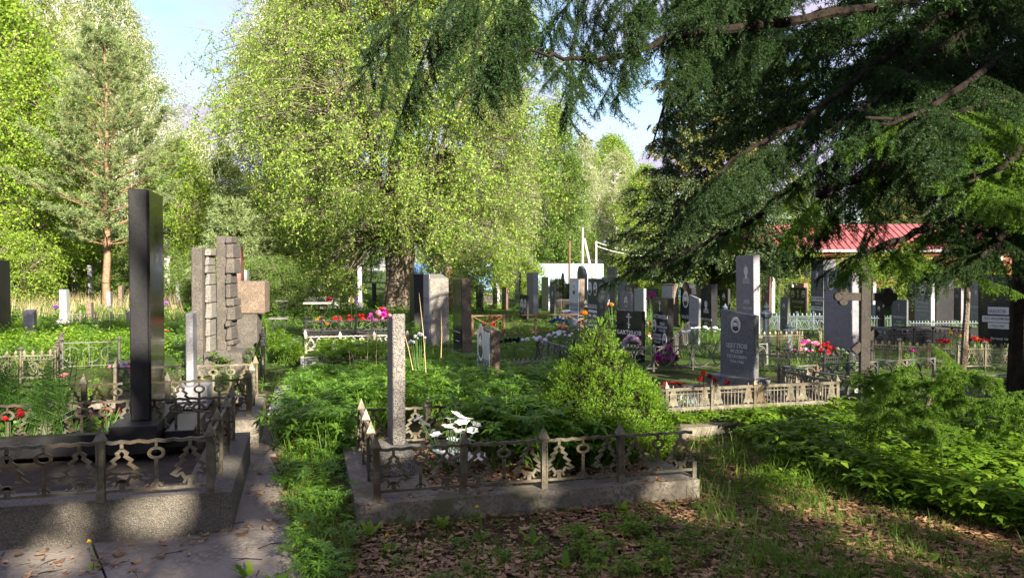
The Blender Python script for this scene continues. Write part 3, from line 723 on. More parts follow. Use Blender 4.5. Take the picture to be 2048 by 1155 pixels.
stone('slim black stone with white portraits before the white metal fence', 1111, 1124, 1126, 558, 620, BLK, ports=[(-.15, .85, .35, 'oval'), (-.15, .45, .35, 'oval')], texts=[('\u2014\u2014\n\u2014\u2014', .1, .65, .4)])
stone('narrow pointed stone against the white metal fence', 1121, 1127, 1129, 545, 610, GRY, 'peak')
stone('little black stone with white letters beside the pale one', 1131, 1137, 1140, 567, 614, BLK, texts=[('\u2014\u2014\n\u2014\u2014', 0, .6, .4)])
stone('silver fronted stone with an oval portrait and dark letters', 1138, 1158, 1168, 557, 666, BRN, side=(PLATE, 0, .985), ports=[(0, .8, .34, 'oval')], texts=[('ИВАНОВ', 0, .5, .2, INK), ('ВАСИЛИЙ', 0, .42, .15, INK), ('1921 1984', 0, .3, .14, INK)])
stone('tall grey stone with a curved top against the white fence', 1151, 1168, 1175, 531, 614, GRY, 'arch')
stone('tall dark blue stone with two oval portraits and white text bars', 1174, 1195, 1209, 557, 705, BLUE, ports=[(-.27, .86, .34, 'oval'), (.22, .86, .34, 'oval')],
      texts=[('КУЗНЕЦОВ', 0, .62, .16, INK), ('КУЗНЕЦОВА', 0, .42, .14, INK)],
      extra=both(band_plate(0, .62, .84, .055), band_plate(0, .55, .8, .035), band_plate(.2, .49, .34, .04), band_plate(-.25, .49, .25, .04), band_plate(0, .42, .84, .045), band_plate(0, .355, .9, .03), band_plate(.05, .3, .55, .03)))
stone('grey stone behind the dark blue one with two portraits', 1202, 1214, 1219, 554, 628, GRY)
stone('grey stone with an engraved white frame half hidden by larch needles', 1213, 1229, 1233, 534, 616, GRY, texts=[('\u2014\u2014\n\u2014\u2014', 0, .7, .4)])
stone('grey stone hanging in larch shade left of the small brown one', 1235, 1254, 1259, 563, 630, GRY)
stone('small brown stone with an oval portrait under the larch bough', 1258, 1273, 1278, 568, 625, BRN, ports=[(-.2, .7, .4, 'oval')])
stone('plain pale stone above the wide black gravestone', 1269, 1288, 1293, 577, 640, LGR)
stone('low dark stone right of the plain pale one', 1293, 1312, 1316, 577, 622, DGR)
tB = stone('wide low black gravestone with a white cross, behind the conical spruce', 1226, 1283, 1287, 622, 715, BLK, ang=R(40), w=.58, t=.09, d=13.2, texts=[('БАХТИНОВ', .02, .56, .17), ('ЮРИЙ', .02, .42, .13), ('ПАВЛОВИЧ', .02, .3, .13), ('1947-2007', 0, .18, .11)], extra=ocross(0, .8, .3))
stone('tall black gravestone with three oval portraits and white names', 1304, 1334, 1347, 596, 720, BLK, d=12.7, texts=[('БАХТИНОВЫ', 0, .71, .16), ('ИВАН', .17, .61, .11), ('ВАСИЛЬЕВИЧ', .17, .56, .09), ('1914-1985', .17, .51, .1), ('ЗИНАИДА', -.15, .43, .11), ('ВАСИЛЬЕВНА', -.15, .38, .09), ('1923-2002', -.15, .33, .1), ('ЮРИЙ', .17, .24, .11), ('ИВАНОВИЧ', .17, .19, .09), ('1951-2008', .17, .14, .1)],
      ports=[(-.34, .57, .27, 'oval'), (.34, .39, .27, 'oval'), (-.34, .19, .27, 'oval')], extra=ocross(0, .87, .17))
stone('pale framed gravestone with a brown side behind the tall black one', 1325, 1348, 1358, 568, 652, BRN, side=(LGR, .0, .96), texts=[('\u2014\u2014\u2014', 0, .7, .2, GRY)])
stone('grey stone with an oval portrait under the low larch branch', 1320, 1345, 1349, 532, 632, GRY, ports=[(0, .8, .3, 'oval')], texts=[('\u2014\u2014', 0, .4, .3)])
stone('black round shouldered gravestone with a large oval portrait', 1361, 1382, 1392, 565, 655, BLK, 'round', ports=[(0, .62, .55, 'oval')], texts=[('ПАНОВА', 0, .22, .2)])
stone('black wavy topped gravestone with an engraved bust', 1403, 1423, 1436, 568, 660, BLK, 'wave', ports=[(0, .5, .6, 'engraved')], texts=[('МИХАЙЛОВА', 0, .22, .16), ('ВЕРА', 0, .14, .14)])
stone('dark stone with a white framed portrait before the spruce trunk', 1422, 1443, 1447, 549, 620, DGR, ports=[(-.2, .75, .35, 'oval')])

# --- right part
stone('tall grey slab with a large engraved bald man above the slanted stone', 1465, 1508, 1522, 510, 676, MAU, ang=R(11), w=None, plinth=(.2, .2, .06, CONC), ports=[(.1, .76, .5, 'engraved')], texts=[('ЗУЕВ', .1, .41, .14), ('НИКОЛАЙ', .15, .33, .1)])
stone('dark grey gravestone with slanted top and white oval portrait', 1434, 1508, 1517, 621, 765, DGR, 'slantr', d=9.5, z0=.22, ang=R(34), w=.53, t=.09, texts=[('ЩЕГЛОВ', 0, .47, .145), ('ФЕДОР', 0, .39, .105), ('ПЕТРОВИЧ', 0, .31, .105), ('1930-1986', 0, .24, .1)], ports=[(-.03, .78, .28, 'oval')])
q = P(1474, 775, 9.72); me = MB().box((0, 0, .11), (.3, .75, .22)).mesh('stone_plinth', DGR); bevel_me(me, .006)
tag(link('stone_plinth', me, None, (q.x+.02, 9.75, .02), R(34)), 'grey plinth under the dark gravestone with the slanted top', 'stone base')
stone('dark maroon stone behind the tall grey slab with the bust', 1522, 1537, 1541, 553, 650, DRED)
stone('narrow white leaning stone strip right of the maroon one', 1540, 1544, 1550, 553, 625, WHT, 'slantr', w=.2)
stone('slim black stone with fine white lines right of the white strip', 1544, 1556, 1560, 565, 622, BLK, texts=[('\u2014\u2014\n\u2014\u2014\n\u2014\u2014', 0, .6, .3)])
stone('low grey stone left of the black double portrait stone', 1568, 1583, 1587, 568, 622, GRY, ports=[(0, .6, .3, 'oval')])
stone('red brown stone just behind the black double portrait stone', 1587, 1608, 1617, 566, 622, RED)
stone('black gravestone with two small portraits and a white cross', 1582, 1612, 1616, 575, 640, BLK, ports=[(-.35, .8, .22, 'oval'), (.35, .8, .22, 'oval')], texts=[('ЯКОВЛЕВЫ', 0, .55, .14), ('\u2014\u2014\u2014\n\u2014\u2014', 0, .32, .2)], extra=ocross(0, .8, .25))
stone('tall grey stone with an engraved figure over a white name plate', 1622, 1646, 1672, 519, 655, DGR, ports=[(0, .77, .45, 'engraved')], texts=[('ВЕТЧИНКИН', .06, .42, .16, INK), ('СЕРГЕЙ', .1, .35, .13), ('1978-1991', .05, .28, .15, INK)], extra=both(band_plate(0, .42, .94, .065), band_plate(0, .28, .94, .06)))
stone('big purple grey gravestone with oval portrait left of the cross', 1649, 1705, 1720, 540, 722, MAU, d=13.2, ports=[(-.22, .86, .25, 'oval')], texts=[('ПЕРОВ', -.12, .68, .2, ENGD), ('НИКОЛАЙ', .1, .6, .13, ENGD), ('ИВАНОВИЧ', .12, .54, .13, ENGD), ('\u2014\u2014\u2014\n\u2014\u2014', .1, .22, .14, ENGD)])
stone('tiny dark blue stone with a portrait behind the cross arm', 1756, 1784, 1790, 577, 640, BLK, ports=[(.2, .65, .35, 'oval')])
stone('plain grey stone behind the upper arm of the cross', 1738, 1745, 1752, 564, 640, GRY)
stone('slate coloured gravestone with faint white letters right of the cross', 1780, 1813, 1818, 599, 672, DGR, texts=[('ЕФИМОВА', 0, .5, .16), ('АННА', 0, .38, .12), ('КАРПОВНА', 0, .29, .12), ('1911-1987', 0, .18, .1)], extra=ocross(0, .78, .22, ENGD), w=.5)
stone('reddish stone with a small portrait left of the grey portrait stone', 1815, 1831, 1836, 569, 650, DRED, ports=[(0, .82, .35, 'oval')], texts=[('\u2014\u2014\n\u2014\u2014', 0, .5, .3)])
stone('grey gravestone with oval portrait of a man in a dark suit', 1831, 1862, 1871, 565, 662, GRY, ports=[(0, .84, .34, 'oval')], texts=[('САПАЕВ', 0, .58, .17), ('ВАСИЛИЙ', 0, .49, .12), ('МАРТИНОВИЧ', 0, .41, .11), ('1915-1987', 0, .33, .11)], w=.55)
stone('large dark boulder like monument behind the grey portrait stone', 1842, 1872, 1902, 553, 650, BLKD, 'dome', t=.6)
stone('grey stone with white letters behind the sapling stem', 1936, 1964, 1970, 563, 652, GRY, texts=[('СЕМЕНОВ', 0, .42, .18), ('\u2014\u2014', 0, .3, .3)], ports=[(0, .75, .3, 'engraved')])
stone('big black polished gravestone with a white banner at the right edge', 1967, 2040, 2052, 549, 700, BLK, ang=R(25), w=.85, t=.16, texts=[('ПАВЛОВ', -.05, .5, .11, INK), ('В.П. ИОСИФОВНА', .0, .4, .075, INK), ('1924-1987', -.02, .3, .08, INK), ('Вечная память', .12, .13, .085)],
      extra=both(band_plate(0, .51, .5, .1), band_plate(0, .395, .78, .085), band_plate(0, .305, .5, .08)))
stone('low grey stone block among the silver fences right of the cross', 1738, 1772, 1777, 655, 690, DGR, texts=[('АЛЕКСАНОВ', 0, .7, .15)])
stone('far pale stone right of the big black gravestone', 2030, 2052, 2060, 590, 650, MAU)

# more stones of the far rows
for (a, b_, c_, yt, yb, m, sh, lab) in [(18, 27, 31, 560, 612, GRY, 'flat', 'far grey stone behind the plum stone at the left'), (62, 70, 73, 566, 610, LGR, 'flat', 'pale far stone between the black slab and the blue pillar'), (236, 244, 248, 570, 612, BRN, 'slantr', 'far brown stone just left of the black obelisk'),
    (352, 360, 364, 566, 608, GRY, 'flat', 'far grey stone between the marble slab and rough slabs'), (515, 523, 527, 568, 618, MAU, 'flat', 'mauve stone right of the balanced brown block'), (540, 547, 551, 574, 612, LGR, 'round', 'small round topped stone above the little iron seat'),
    (583, 590, 594, 560, 604, GRY, 'flat', 'grey stone behind the row of small red flowers'), (738, 748, 753, 566, 612, DGR, 'flat', 'dark stone in the shade left of the willow trunk'), (868, 878, 883, 540, 614, LGR, 'flat', 'pale stone peeping over the pitted grey slab'),
    (950, 962, 967, 570, 622, BLKD, 'flat', 'low black stone right of the brown sided pillar'), (984, 995, 1000, 566, 616, GRY, 'peak', 'peaked grey stone before the distant cream fence'), (1004, 1012, 1016, 574, 620, DRED, 'flat', 'low maroon stone left of the slim black one'),
    (1100, 1109, 1112, 572, 640, DGR, 'flat', 'dark grey stone before the slim portrait stone'), (1243, 1262, 1267, 585, 660, MAU, 'flat', 'mauve stone above the left edge of the wide black gravestone'), (1377, 1396, 1401, 590, 690, GRY, 'slantr', 'grey slanted stone behind the white daisies'),
    (1392, 1400, 1404, 556, 618, LGR, 'flat', 'pale stone between the two black shaped gravestones'), (1440, 1456, 1461, 578, 640, BLKD, 'flat', 'black stone beside the urn pillar'), (1560, 1574, 1579, 594, 668, DGR, 'flat', 'dark stone behind the golden fence, left of the double portrait one'),
    (1905, 1922, 1928, 575, 648, MAU, 'flat', 'mauve stone left of the sapling stem'), (1752, 1766, 1770, 600, 668, BLKD, 'flat', 'black stone just right of the cross shaft')]:
    stone(lab, a, b_, c_, yt, yb, m, sh, texts=[('\u2014\u2014', 0, .45, .35)] if m not in (LGR, BRN) else (), ports=[(0, .75, .32, 'oval')] if m in (BLKD, DRED, MAU, DGR) and a > 900 else ())
# stone cross
def cross():
    p = P(1728, 790, 8.75)
    r = thing('stone_cross', 'dark stone orthodox cross with trefoil ends', 'cross', (p.x, 8.75, .09), R(-8))
    s = 8.75/FP; top = P(1728, 540, 8.75).z-.09
    def bx(nm, c, d, M=None):
        me = MB().box(c, d, M=M).mesh(nm, CR); bevel_me(me, .004); link(nm, me, r)
    bx('shaft', (0, 0, top/2), (.1, .09, top))
    zc = P(1728, 593, 8.75).z-.09
    bx('crossbar', (-.165, 0, zc), (.22, .085, .085)); bx('crossbar', (.165, 0, zc), (.22, .085, .085))
    def knob(x, z): 
        b = MB(); b.prism(ell(.048, .048, 12, x, z), .088, 'Y'); me = b.mesh('trefoil_lobe', CR); bevel_me(me, .004); link('trefoil_lobe', me, r)
    for sx in (-1, 1):
        knob(sx*.235, zc+.052); knob(sx*.235, zc-.052); knob(sx*.285, zc)
    knob(0, top+.03); knob(-.045, top-.02); knob(.045, top-.02)
    zl = P(1728, 682, 8.75).z-.09
    M = Matrix.Translation((0, 0, zl)) @ Matrix.Rotation(R(-44), 4, 'Y')
    bx('slanted_bar', (-.11, .0, 0), (.12, .08, .085), M); bx('slanted_bar', (.11, 0, 0), (.12, .08, .085), M)
CR = mat('cross_stone', (.014, .012, .01), (.042, .034, .027), 7, .85, bump=.4, speck=(.035, .03, .027), sscale=60)
cross()

def lantern(label, px, ytop, ybase):
    p = G(px, ybase); h = P(px, ytop, p.y).z
    r = thing('garden_lantern', label, 'lantern', p, A0)
    link('column', MB().lathe([(.12, 0), (.12, .06*h), (.07, .1*h), (.06, .6*h), (.1, .64*h)], 8).mesh('column', METB), r)
    link('cap', MB().lathe([(.1, .645*h), (.13, .72*h), (.05, .8*h), (.07, .86*h), (.03, .93*h), (.001, h)], 8).mesh('cap', METB), r)
lantern('blue grey stone urn pillar right of the wavy topped stone', 1450, 606, 665)
lantern('blue grey angel topped pillar beside the tall bust slab', 1532, 602, 690)
lantern('small mushroom shaped grey lamp behind the golden cast fence', 1578, 645, 700)

# iron tables with scroll legs
def iron_table(label, px, ytop, ybase, wpx, m):
    p = G(px, ybase); h = P(px, ytop, p.y).z; w = wpx/FP*p.y
    r = thing('iron_table', label, 'table', p, R(8))
    link('table_top', MB().box((0, 0, h-.02), (w, w*.6, .04)).mesh('table_top', m), r)
    for sx in (-1, 1):
        pts = [(sx*w*.32*abs(cos(t*1.2))*(1-.3*t/pi)+sx*.02, .08+(h-.15)*t/pi) for t in np.linspace(0, pi, 12)]
        b = MB(); b.band([(sx*.03, 0), (sx*w*.12, h*.3), (sx*w*.34, h*.62), (sx*w*.36, h*.85), (sx*w*.22, h*.94)], .018, .02)
        c = (sx*w*.2, h*.8); b.band([(c[0]+.001*k*sx*cos(k*.5)*6, c[1]+.001*k*sin(k*.5)*6) for k in range(3, 16)], .012, .016)
        link('scroll_leg', b.mesh('scroll_leg', METK), r)
    link('foot', MB().box((0, 0, .04), (.12, .12, .08)).mesh('foot', METK), r)
iron_table('small dark iron table with curled legs beside the path', 559, 634, 690, 38, METG)
iron_table('pale topped iron table with scroll legs behind the wreaths', 636, 604, 652, 54, METL)
iron_table('little dark iron seat further back on the left of the path', 565, 600, 640, 24, METG)
b = MB().box((0, 0, .12), (1.0, .5, .24)); p = G(616, 738)
kb = thing('stone_slab_step', 'pale stone kerb step at the left foot of the fir fence', 'stone step', p, A0)
link('step_top', MB().box((.2, .3, .06), (.5, .8, .12)).mesh('step_top', CONL), kb); link('edge_stone', MB().box((-.085, .3, .07), (.05, .8, .14)).mesh('edge_stone', WHT), kb)
# raised grey kerb behind the tables
kerb_frame('raised grey kerb with white flowers under the willow edge', Vector((G(562, 618).x, G(562, 618).y, 0)), 3.2, 1.5, .2, .45, LGR)
kerb_frame('long black polished slab kerb right of the slate gravestone', Vector((G(1815, 690).x, G(1815, 690).y, 0)), 2.0, 1.2, .15, .3, BLK)

# ------------------------------------------------------------------ buildings and far structures
def house():
    d = 54; p0 = P(1432, 560, d); s = d/FP
    zr, ze = P(1600, 443, d).z, P(1600, 499, d).z-.1
    wall = mat('red_plaster_wall', (.36, .10, .07), (.5, .18, .12), 2, .9); roofm = mat('red_metal_roof', (.22, .06, .065), (.33, .1, .1), 1.2, .6, spec=.3)
    r = thing('long_house', 'long low house with red metal roof behind the larch branches', 'house', (p0.x, d, 0), R(-3))
    Lh, Dp = 26, 7
    link('wall', MB().box((Lh/2, Dp/2, ze/2), (Lh, Dp, ze)).mesh('wall', wall), r)
    b = MB(); b.add([(-.6, -.7, ze+.1), (Lh+.6, -.7, ze+.1), (Lh+.6, Dp/2, zr), (-.6, Dp/2, zr), (-.6, Dp+.7, ze+.1), (Lh+.6, Dp+.7, ze+.1)], [(0, 1, 2, 3), (3, 2, 5, 4)])
    for k in range(62):       # standing ribs of the sheet roof
        x = -.5+k*(Lh+1)/61; a = Vector((x, -.7, ze+.12)); c = Vector((x, Dp/2, zr+.02))
        b.add([(x-.035, a.y, a.z-.02), (x, a.y, a.z+.05), (x+.035, a.y, a.z-.02), (x-.035, c.y, c.z-.02), (x, c.y, c.z+.05), (x+.035, c.y, c.z-.02)], [(0, 1, 4, 3), (1, 2, 5, 4)])
    link('roof', b.mesh('roof', roofm), r)
    link('fascia', MB().box((Lh/2, -.72, ze), (Lh+1.2, .06, .16)).mesh('fascia', LGR), r)
    for k in range(8):
        x = 1.8+k*3.1
        f = link('window', MB().box((x, -.03, 1.55), (1.3, .08, 1.1)).mesh('window', WHT), r)
        link('pane', MB().box((x-.3, -.075, 1.55), (.5, .02, .9)).mesh('pane', BLK), f); link('pane', MB().box((x+.3, -.075, 1.55), (.5, .02, .9)).mesh('pane', BLK), f)
    for k in range(5): link('gutter_pipe', MB().box((.3+k*6.2, -.09, ze/2-.1), (.14, .12, ze-.2)).mesh('gutter_pipe', WHT), r)
house()
def sheet_fence(label, pa, pb, ytop, ybase, d, m, group=None):
    a, b_ = P(pa, ybase, d), P(pb, ybase, d); h = P(pa, ytop, d).z; l = b_.x-a.x
    r = thing('metal_sheet_fence', label, 'fence', (a.x, d, 0))
    n = max(1, round(l/1.15)); pl = l/n; k = 8
    me = None
    for i in range(n):
        if me is None:
            b = MB()
            prof = []
            for j in range(k): x = pl*j/k; q = pl/k; prof += [(x, 0), (x+q*.45, 0), (x+q*.5, .035), (x+q*.95, .035)]
            prof.append((pl-.004, 0))
            vs = [(x, y, 0.03) for x, y in prof]+[(x, y, h) for x, y in prof]; n_ = len(prof)
            b.add(vs, [(j, j+1, n_+j+1, n_+j) for j in range(n_-1)]); me = b.mesh('panel', m)
        link('panel', me, r, (i*pl, 0, 0))
    pm = MB().box((0, .08, h/2), (.08, .08, h)).mesh('post', m)
    for i in range(n+1): link('post', pm, r, (i*pl, 0, 0))
SHW = mat('white_sheet_metal', (.3, .42, .54), (.38, .5, .6), .5, .5); SHB = mat('blue_sheet_metal', (.2, .38, .72), (.25, .45, .78), .5, .5)
sheet_fence('long white corrugated metal fence beyond the stones', 1075, 1206, 527, 585, 60, SHW)
sheet_fence('blue corrugated metal fence seen under the willow branches', 806, 985, 528, 585, 62, SHB)
def kiosk(label, px, d, w):
    a = P(px, 568, d); h = P(px, 545, d).z
    r = thing('blue_booth', label, 'booth', (a.x, d, 0))
    m = mat('bright_blue_paint', (.02, .22, .62), (.03, .28, .7), 3, .5)
    link('wall', MB().box((0, 0, h/2), (w, .8, h)).mesh('wall', m), r); link('window', MB().box((-.05, -.42, h*.6), (w*.6, .03, h*.3)).mesh('window', PLATE), r)
    link('roof', MB().box((0, 0, h+.05), (w+.2, 1, .1)).mesh('roof', WHT), r)
kiosk('bright blue booth left of the black shoulder topped stones', 1355, 45, .8); kiosk('bright blue booth just left of the spruce trunk', 1380, 45, .8)
def pole():
    a = P(1165, 560, 52)
    pm = mat('grey_concrete_pole', (.3, .28, .26), (.42, .4, .37), 4, .9)
    r = thing('utility_pole', 'braced utility pole carrying wires beyond the white fence', 'pole', (a.x, 52, 0))
    zt = P(1165, 455, 52).z; s = 52/FP
    link('mast', MB().tube([(0, 0, 0), (0, 0, zt)], .1, 8, .07).mesh('mast', pm), r)
    link('brace', MB().tube([(.1, 0, zt-.7), (27*s, 0, 0)], .09, 8).mesh('brace', pm), r)
    a2 = P(1192, 560, 49); z2 = P(1192, 482, 49).z
    r2 = thing('utility_pole', 'shorter thin post right of the braced utility pole', 'pole', (a2.x, 49, 0))
    link('mast', MB().tube([(0, 0, 0), (0, 0, z2)], .07, 8).mesh('mast', pm), r2)
    a3 = P(1139, 560, 55); r3 = thing('utility_pole', 'rusty brown post left of the braced utility pole', 'pole', (a3.x, 55, 0))
    link('mast', MB().tube([(0, 0, 0), (0, 0, P(1139, 482, 55).z)], .08, 8).mesh('mast', RUST), r3)
    e = P(1330, 505, 46)
    for k in range(2):
        pts = []
        A = Vector((a2.x, 49, z2-.05-.25*k)); B = Vector((e.x, 46, e.z-.2*k))
        for i in range(14): t = i/13; q = A.lerp(B, t); q.z -= .9*t*(1-t); pts.append(q)
        tag(link('overhead_wire', MB().tube(pts, .022, 4).mesh('overhead_wire', WHT)), ['upper', 'lower'][k]+' sagging wire between the thin post and the spruce', 'wire')
pole()

# ------------------------------------------------------------------ trees
def seg_path(pts, r0, r1, SEG):
    n = len(pts)-1
    for i in range(n): SEG.append((pts[i], pts[i+1], r0+(r1-r0)*i/n, r0+(r1-r0)*(i+1)/n))
def broad_tree(seed, H, Rm, z0, tr, nl, nc, lpc, ls, cr_, droop, env, multi=False, hang=0., asp=.42, twigs=8, gaps=None, jit=.7):
    g = np.random.default_rng(seed); SEG = []; nodes = []
    lean = g.normal(0, .02, 2)
    if multi:
        for i in range(nl):
            az = 2*pi*i/nl+g.uniform(-.3, .3); sp = g.uniform(.35, 1.0); ze = z0+(H-z0)*g.uniform(.55, .95)*(1.1-.45*sp)
            rr = Rm*.75*sp*env((ze-z0)/(H-z0)); t = np.linspace(0, 1, 9)[:, None]
            e = np.array([rr*cos(az), rr*sin(az), ze]); b = np.array([.3*cos(az), .25*sin(az), 1.5]) if H > 8 else np.array([.07*cos(az), .07*sin(az), 0])
            pts = b*(1-t)**2+np.array([.6*cos(az)*sp, .6*sin(az)*sp, z0*1.6+(3.2 if H > 8 else 0)])*2*t*(1-t)+e*t**2+g.normal(0, .09, (9, 3))*t
            seg_path(pts, tr*g.uniform(.5, .8), .05 if H > 8 else .015, SEG); nodes += list(pts[2:])
        for k in range(7 if H > 8 else 0): seg_path([np.array([.42*cos(k), .3*sin(k), 0.]), np.array([.3*cos(k+.3), .25*sin(k+.3), 1.2]), np.array([.42*cos(k+.5), .35*sin(k+.5), 2.4])], tr, tr*.7, SEG)
    else:
        t = np.linspace(0, 1, 14)[:, None]; tp = np.concatenate([lean*H*t**1.5+g.normal(0, .02*H/14, (14, 2)), H*.97*t], 1); tp[0] = 0
        seg_path(tp, tr, .02, SEG); nodes += [p for p in tp if p[2] > z0*.7]
        for i in range(nl):
            k = g.uniform(.25, .85); zb = z0*.8+(H*.8-z0*.8)*k*.9; j = int(zb/(H*.97)*13); b = tp[j]+(tp[min(j+1, 13)]-tp[j])*.5
            az = i*2.4+g.uniform(-.4, .4); ze = b[2]+(H-b[2])*g.uniform(.3, .6); rr = Rm*.8*env(min(.98, (ze-z0)/(H-z0)))
            e = np.array([rr*cos(az), rr*sin(az), ze]); t = np.linspace(0, 1, 6)[:, None]; m = (b+e)/2+np.array([0, 0, (ze-b[2])*.15])
            pts = b*(1-t)**2+m*2*t*(1-t)+e*t**2; seg_path(pts, tr*.35, .015, SEG); nodes += list(pts[1:])
    nodes = np.array(nodes)
    t = g.beta(1.15, 1.1, nc); rr = np.array([Rm*env(x) for x in t])*g.uniform(0, 1, nc)**.45; az = g.uniform(0, 2*pi, nc)
    # lobes make the outline uneven
    rr *= 1+.16*np.sin(az*3+t*9+seed)+.1*np.sin(az*7-t*17)
    C = np.stack([rr*np.cos(az), rr*np.sin(az), z0+(H-z0)*t], 1)
    if multi and H > 8: kp = ~((np.abs(C[:, 0]) < 1.5) & (C[:, 2] < 2.7)); C = C[kp]; t = t[kp]; nc = len(C)
    D = C[:, None]-nodes[None]; dist = np.linalg.norm(D, axis=2)+np.where(D[..., 2] < 0, 1.5*-D[..., 2], 0); k = dist.argmin(1); B = nodes[k]
    mid = (B+C)/2+np.array([0, 0, -.02])+g.normal(0, .05, C.shape)+np.stack([0*t, 0*t, .12*np.linalg.norm(C-B, axis=1)], 1)
    for b, m_, c in zip(B, mid, C): SEG.append((b, m_, .022, .015)); SEG.append((m_, c, .015, .008))
    out_ = unit(np.concatenate([C[:, :2], np.zeros((nc, 1))], 1)); m = twigs
    td = unit(g.normal(size=(nc, m, 3))*.8+out_[:, None]*.5+np.array([0, 0, -droop])); tl = cr_*g.uniform(.5, 1.2, (nc, m, 1)); ts = C[:, None]+g.normal(0, cr_*.25, (nc, m, 3))
    q = lpc//m; u_ = g.uniform(0, 1, (nc, m, q, 1))
    Lp = ts[:, :, None]+td[:, :, None]*tl[:, :, None]*u_+np.array([0, 0, -hang])*u_**2*tl[:, :, None]+g.normal(0, ls*jit, (nc, m, q, 3))
    Lp = Lp.reshape(-1, 3); ax = g.normal(size=Lp.shape)*.7+np.array([0, 0, -.35-droop*.4])
    leaf = leafquads(Lp, ax, ls*g.uniform(.6, 1.25, len(Lp)), ls*asp*g.uniform(.8, 1.2, len(Lp)), g)
    te = (ts+td*tl).reshape(-1, 3); ts2 = ts.reshape(-1, 3); sel = g.random(len(te)) < .6
    if gaps is not None: ws = np.array(gaps); SEG = [s for s in SEG if s[2] > .05 or not sun_open((s[0]+s[1])[None]/2+ws).any()]; sel &= ~sun_open((te+ts2)/2+ws)
    w1 = segmesh([s[0] for s in SEG], [s[1] for s in SEG], [s[2] for s in SEG], [s[3] for s in SEG], 6)
    w2 = segmesh(ts2[sel], te[sel], np.full(sel.sum(), .008*ls/.09), np.full(sel.sum(), .004*ls/.09), 3)
    return w1, w2, leaf
def build_tree(key, args, leafm, barkm):
    w1, w2, lf = broad_tree(*args[0], **args[1]); V, F = merge([w1, w2])
    return np_mesh('trunk', V, F, barkm, smooth=True), np_mesh('crown', lf[0], lf[1], leafm)
def place_tree(name, meshes, label, cat, loc, rz=0, s=1.0, group=None, sz=None):
    r = thing(name, label, cat, loc, rz, group); r.scale = (s, s, sz or s)
    link('trunk', meshes[0], r); link('crown', meshes[1], r); return r
egg = lambda t: max(.05, math.sin(pi*min(1, max(0, t))**.75)**.6)
ball = lambda t: max(.1, math.sqrt(max(0, 1-(1.75*t-.8)**2)) if t > .03 else .45)
bir = lambda t: max(.04, (1-t)**.55*min(1, (t+.12)*3.2))
col = lambda t: max(.05, (1-t**3)*min(1, t*4+.3))
# the big spreading willow in the middle
wil = build_tree('w', ((11, 15.0, 6.25, .6, .3, 22, 1900, 132, .118, .85, .45, ball), dict(multi=True, hang=.3, asp=.42, twigs=11, jit=.3)), L_WIL, BARK)
wp = P(800, 590, 31); place_tree('willow_tree', wil, 'huge spreading willow with many stems in the middle', 'tree', (wp.x, 31, 0), 0)
birA = build_tree('b', ((21, 19, 3.6, 4, .17, 16, 620, 72, .13, .9, 1.2, bir), dict(hang=.9, asp=.55)), L_BIR, BIRCH)
birB = build_tree('b2', ((22, 17, 4.2, 3, .16, 18, 620, 72, .13, .9, 1.0, egg), dict(hang=.8, asp=.55)), L_BIR, BIRCH)
aspn = build_tree('a', ((23, 15, 2.8, 2, .15, 16, 480, 72, .16, .8, .4, col), dict(hang=.3, asp=.7)), L_MAP, BARK)
yel = build_tree('y', ((24, 12, 3.0, 1.2, .13, 14, 480, 72, .15, .8, .3, egg), dict(hang=.2, asp=.65)), L_YEL, BARK)
bus = build_tree('s', ((25, 3.4, 2.3, .1, .05, 9, 320, 64, .11, .5, .2, ball), dict(multi=True, hang=.1, asp=.55, )), L_YEL, BARK)
busg = build_tree('s2', ((26, 3.0, 2.1, .1, .05, 9, 300, 64, .10, .5, .2, ball), dict(multi=True, hang=.1, asp=.5)), L_MAP, BARK)
def at(px, d, z=0): p = P(px, 560, d); return (p.x, d, z)
T = [('birch_tree', birA, 222, 54, 1.18, 'tall birch just right of the pine top with hanging twigs'), ('birch_tree', birA, 60, 46, 1.12, 'tall birch at the far left with drooping bright twigs'), ('birch_tree', birB, 262, 50, .98, 'wide birch standing behind the pine top'),
     ('birch_tree', birB, 590, 43, 1.02, 'big birch rising between the pine gap and the willow'), ('birch_tree', birB, 150, 60, 1.3, 'slimmer birch further back behind the pine'),
     ('birch_tree', birA, 600, 52, 1.2, 'birch top showing above the left side of the willow'), ('birch_tree', birA, 395, 72, .78, 'low distant birch in the gap of sky'),
     ('aspen_tree', yel, 5, 42, 1.35, 'leafy yellow green tree in the upper left corner'), ('aspen_tree', yel, 70, 36, .95, 'bright yellow tree low at the left edge'),
     ('aspen_tree', yel, 360, 44, .72, 'bright yellow tree right of the black obelisk top'), ('aspen_tree', aspn, 450, 50, .62, 'fresh green tree under the birch beside the willow'),
     ('birch_tree', birA, 1010, 47, .72, 'slim birch behind the right side of the willow'), ('aspen_tree', aspn, 1110, 62, .95, 'green tree at the right shoulder of the willow'),
     ('birch_tree', birA, 1165, 70, .72, 'pale birch above the white fence and utility pole'), ('birch_tree', birB, 1235, 74, .75, 'pale birch between utility pole and spruce'),
     ('birch_tree', birB, 1070, 75, .78, 'round topped birch far behind the white fence'), ('aspen_tree', yel, 1290, 66, .85, 'yellow green tree left of the spruce'),
     ('aspen_tree', yel, 560, 40, .55, 'bright low tree left of the willow trunk')]
for i, (n, m, px, d, s, lab) in enumerate(T): place_tree(n, m, lab, 'tree', at(px, d), i*1.7, s)
r_ = random.Random(5)
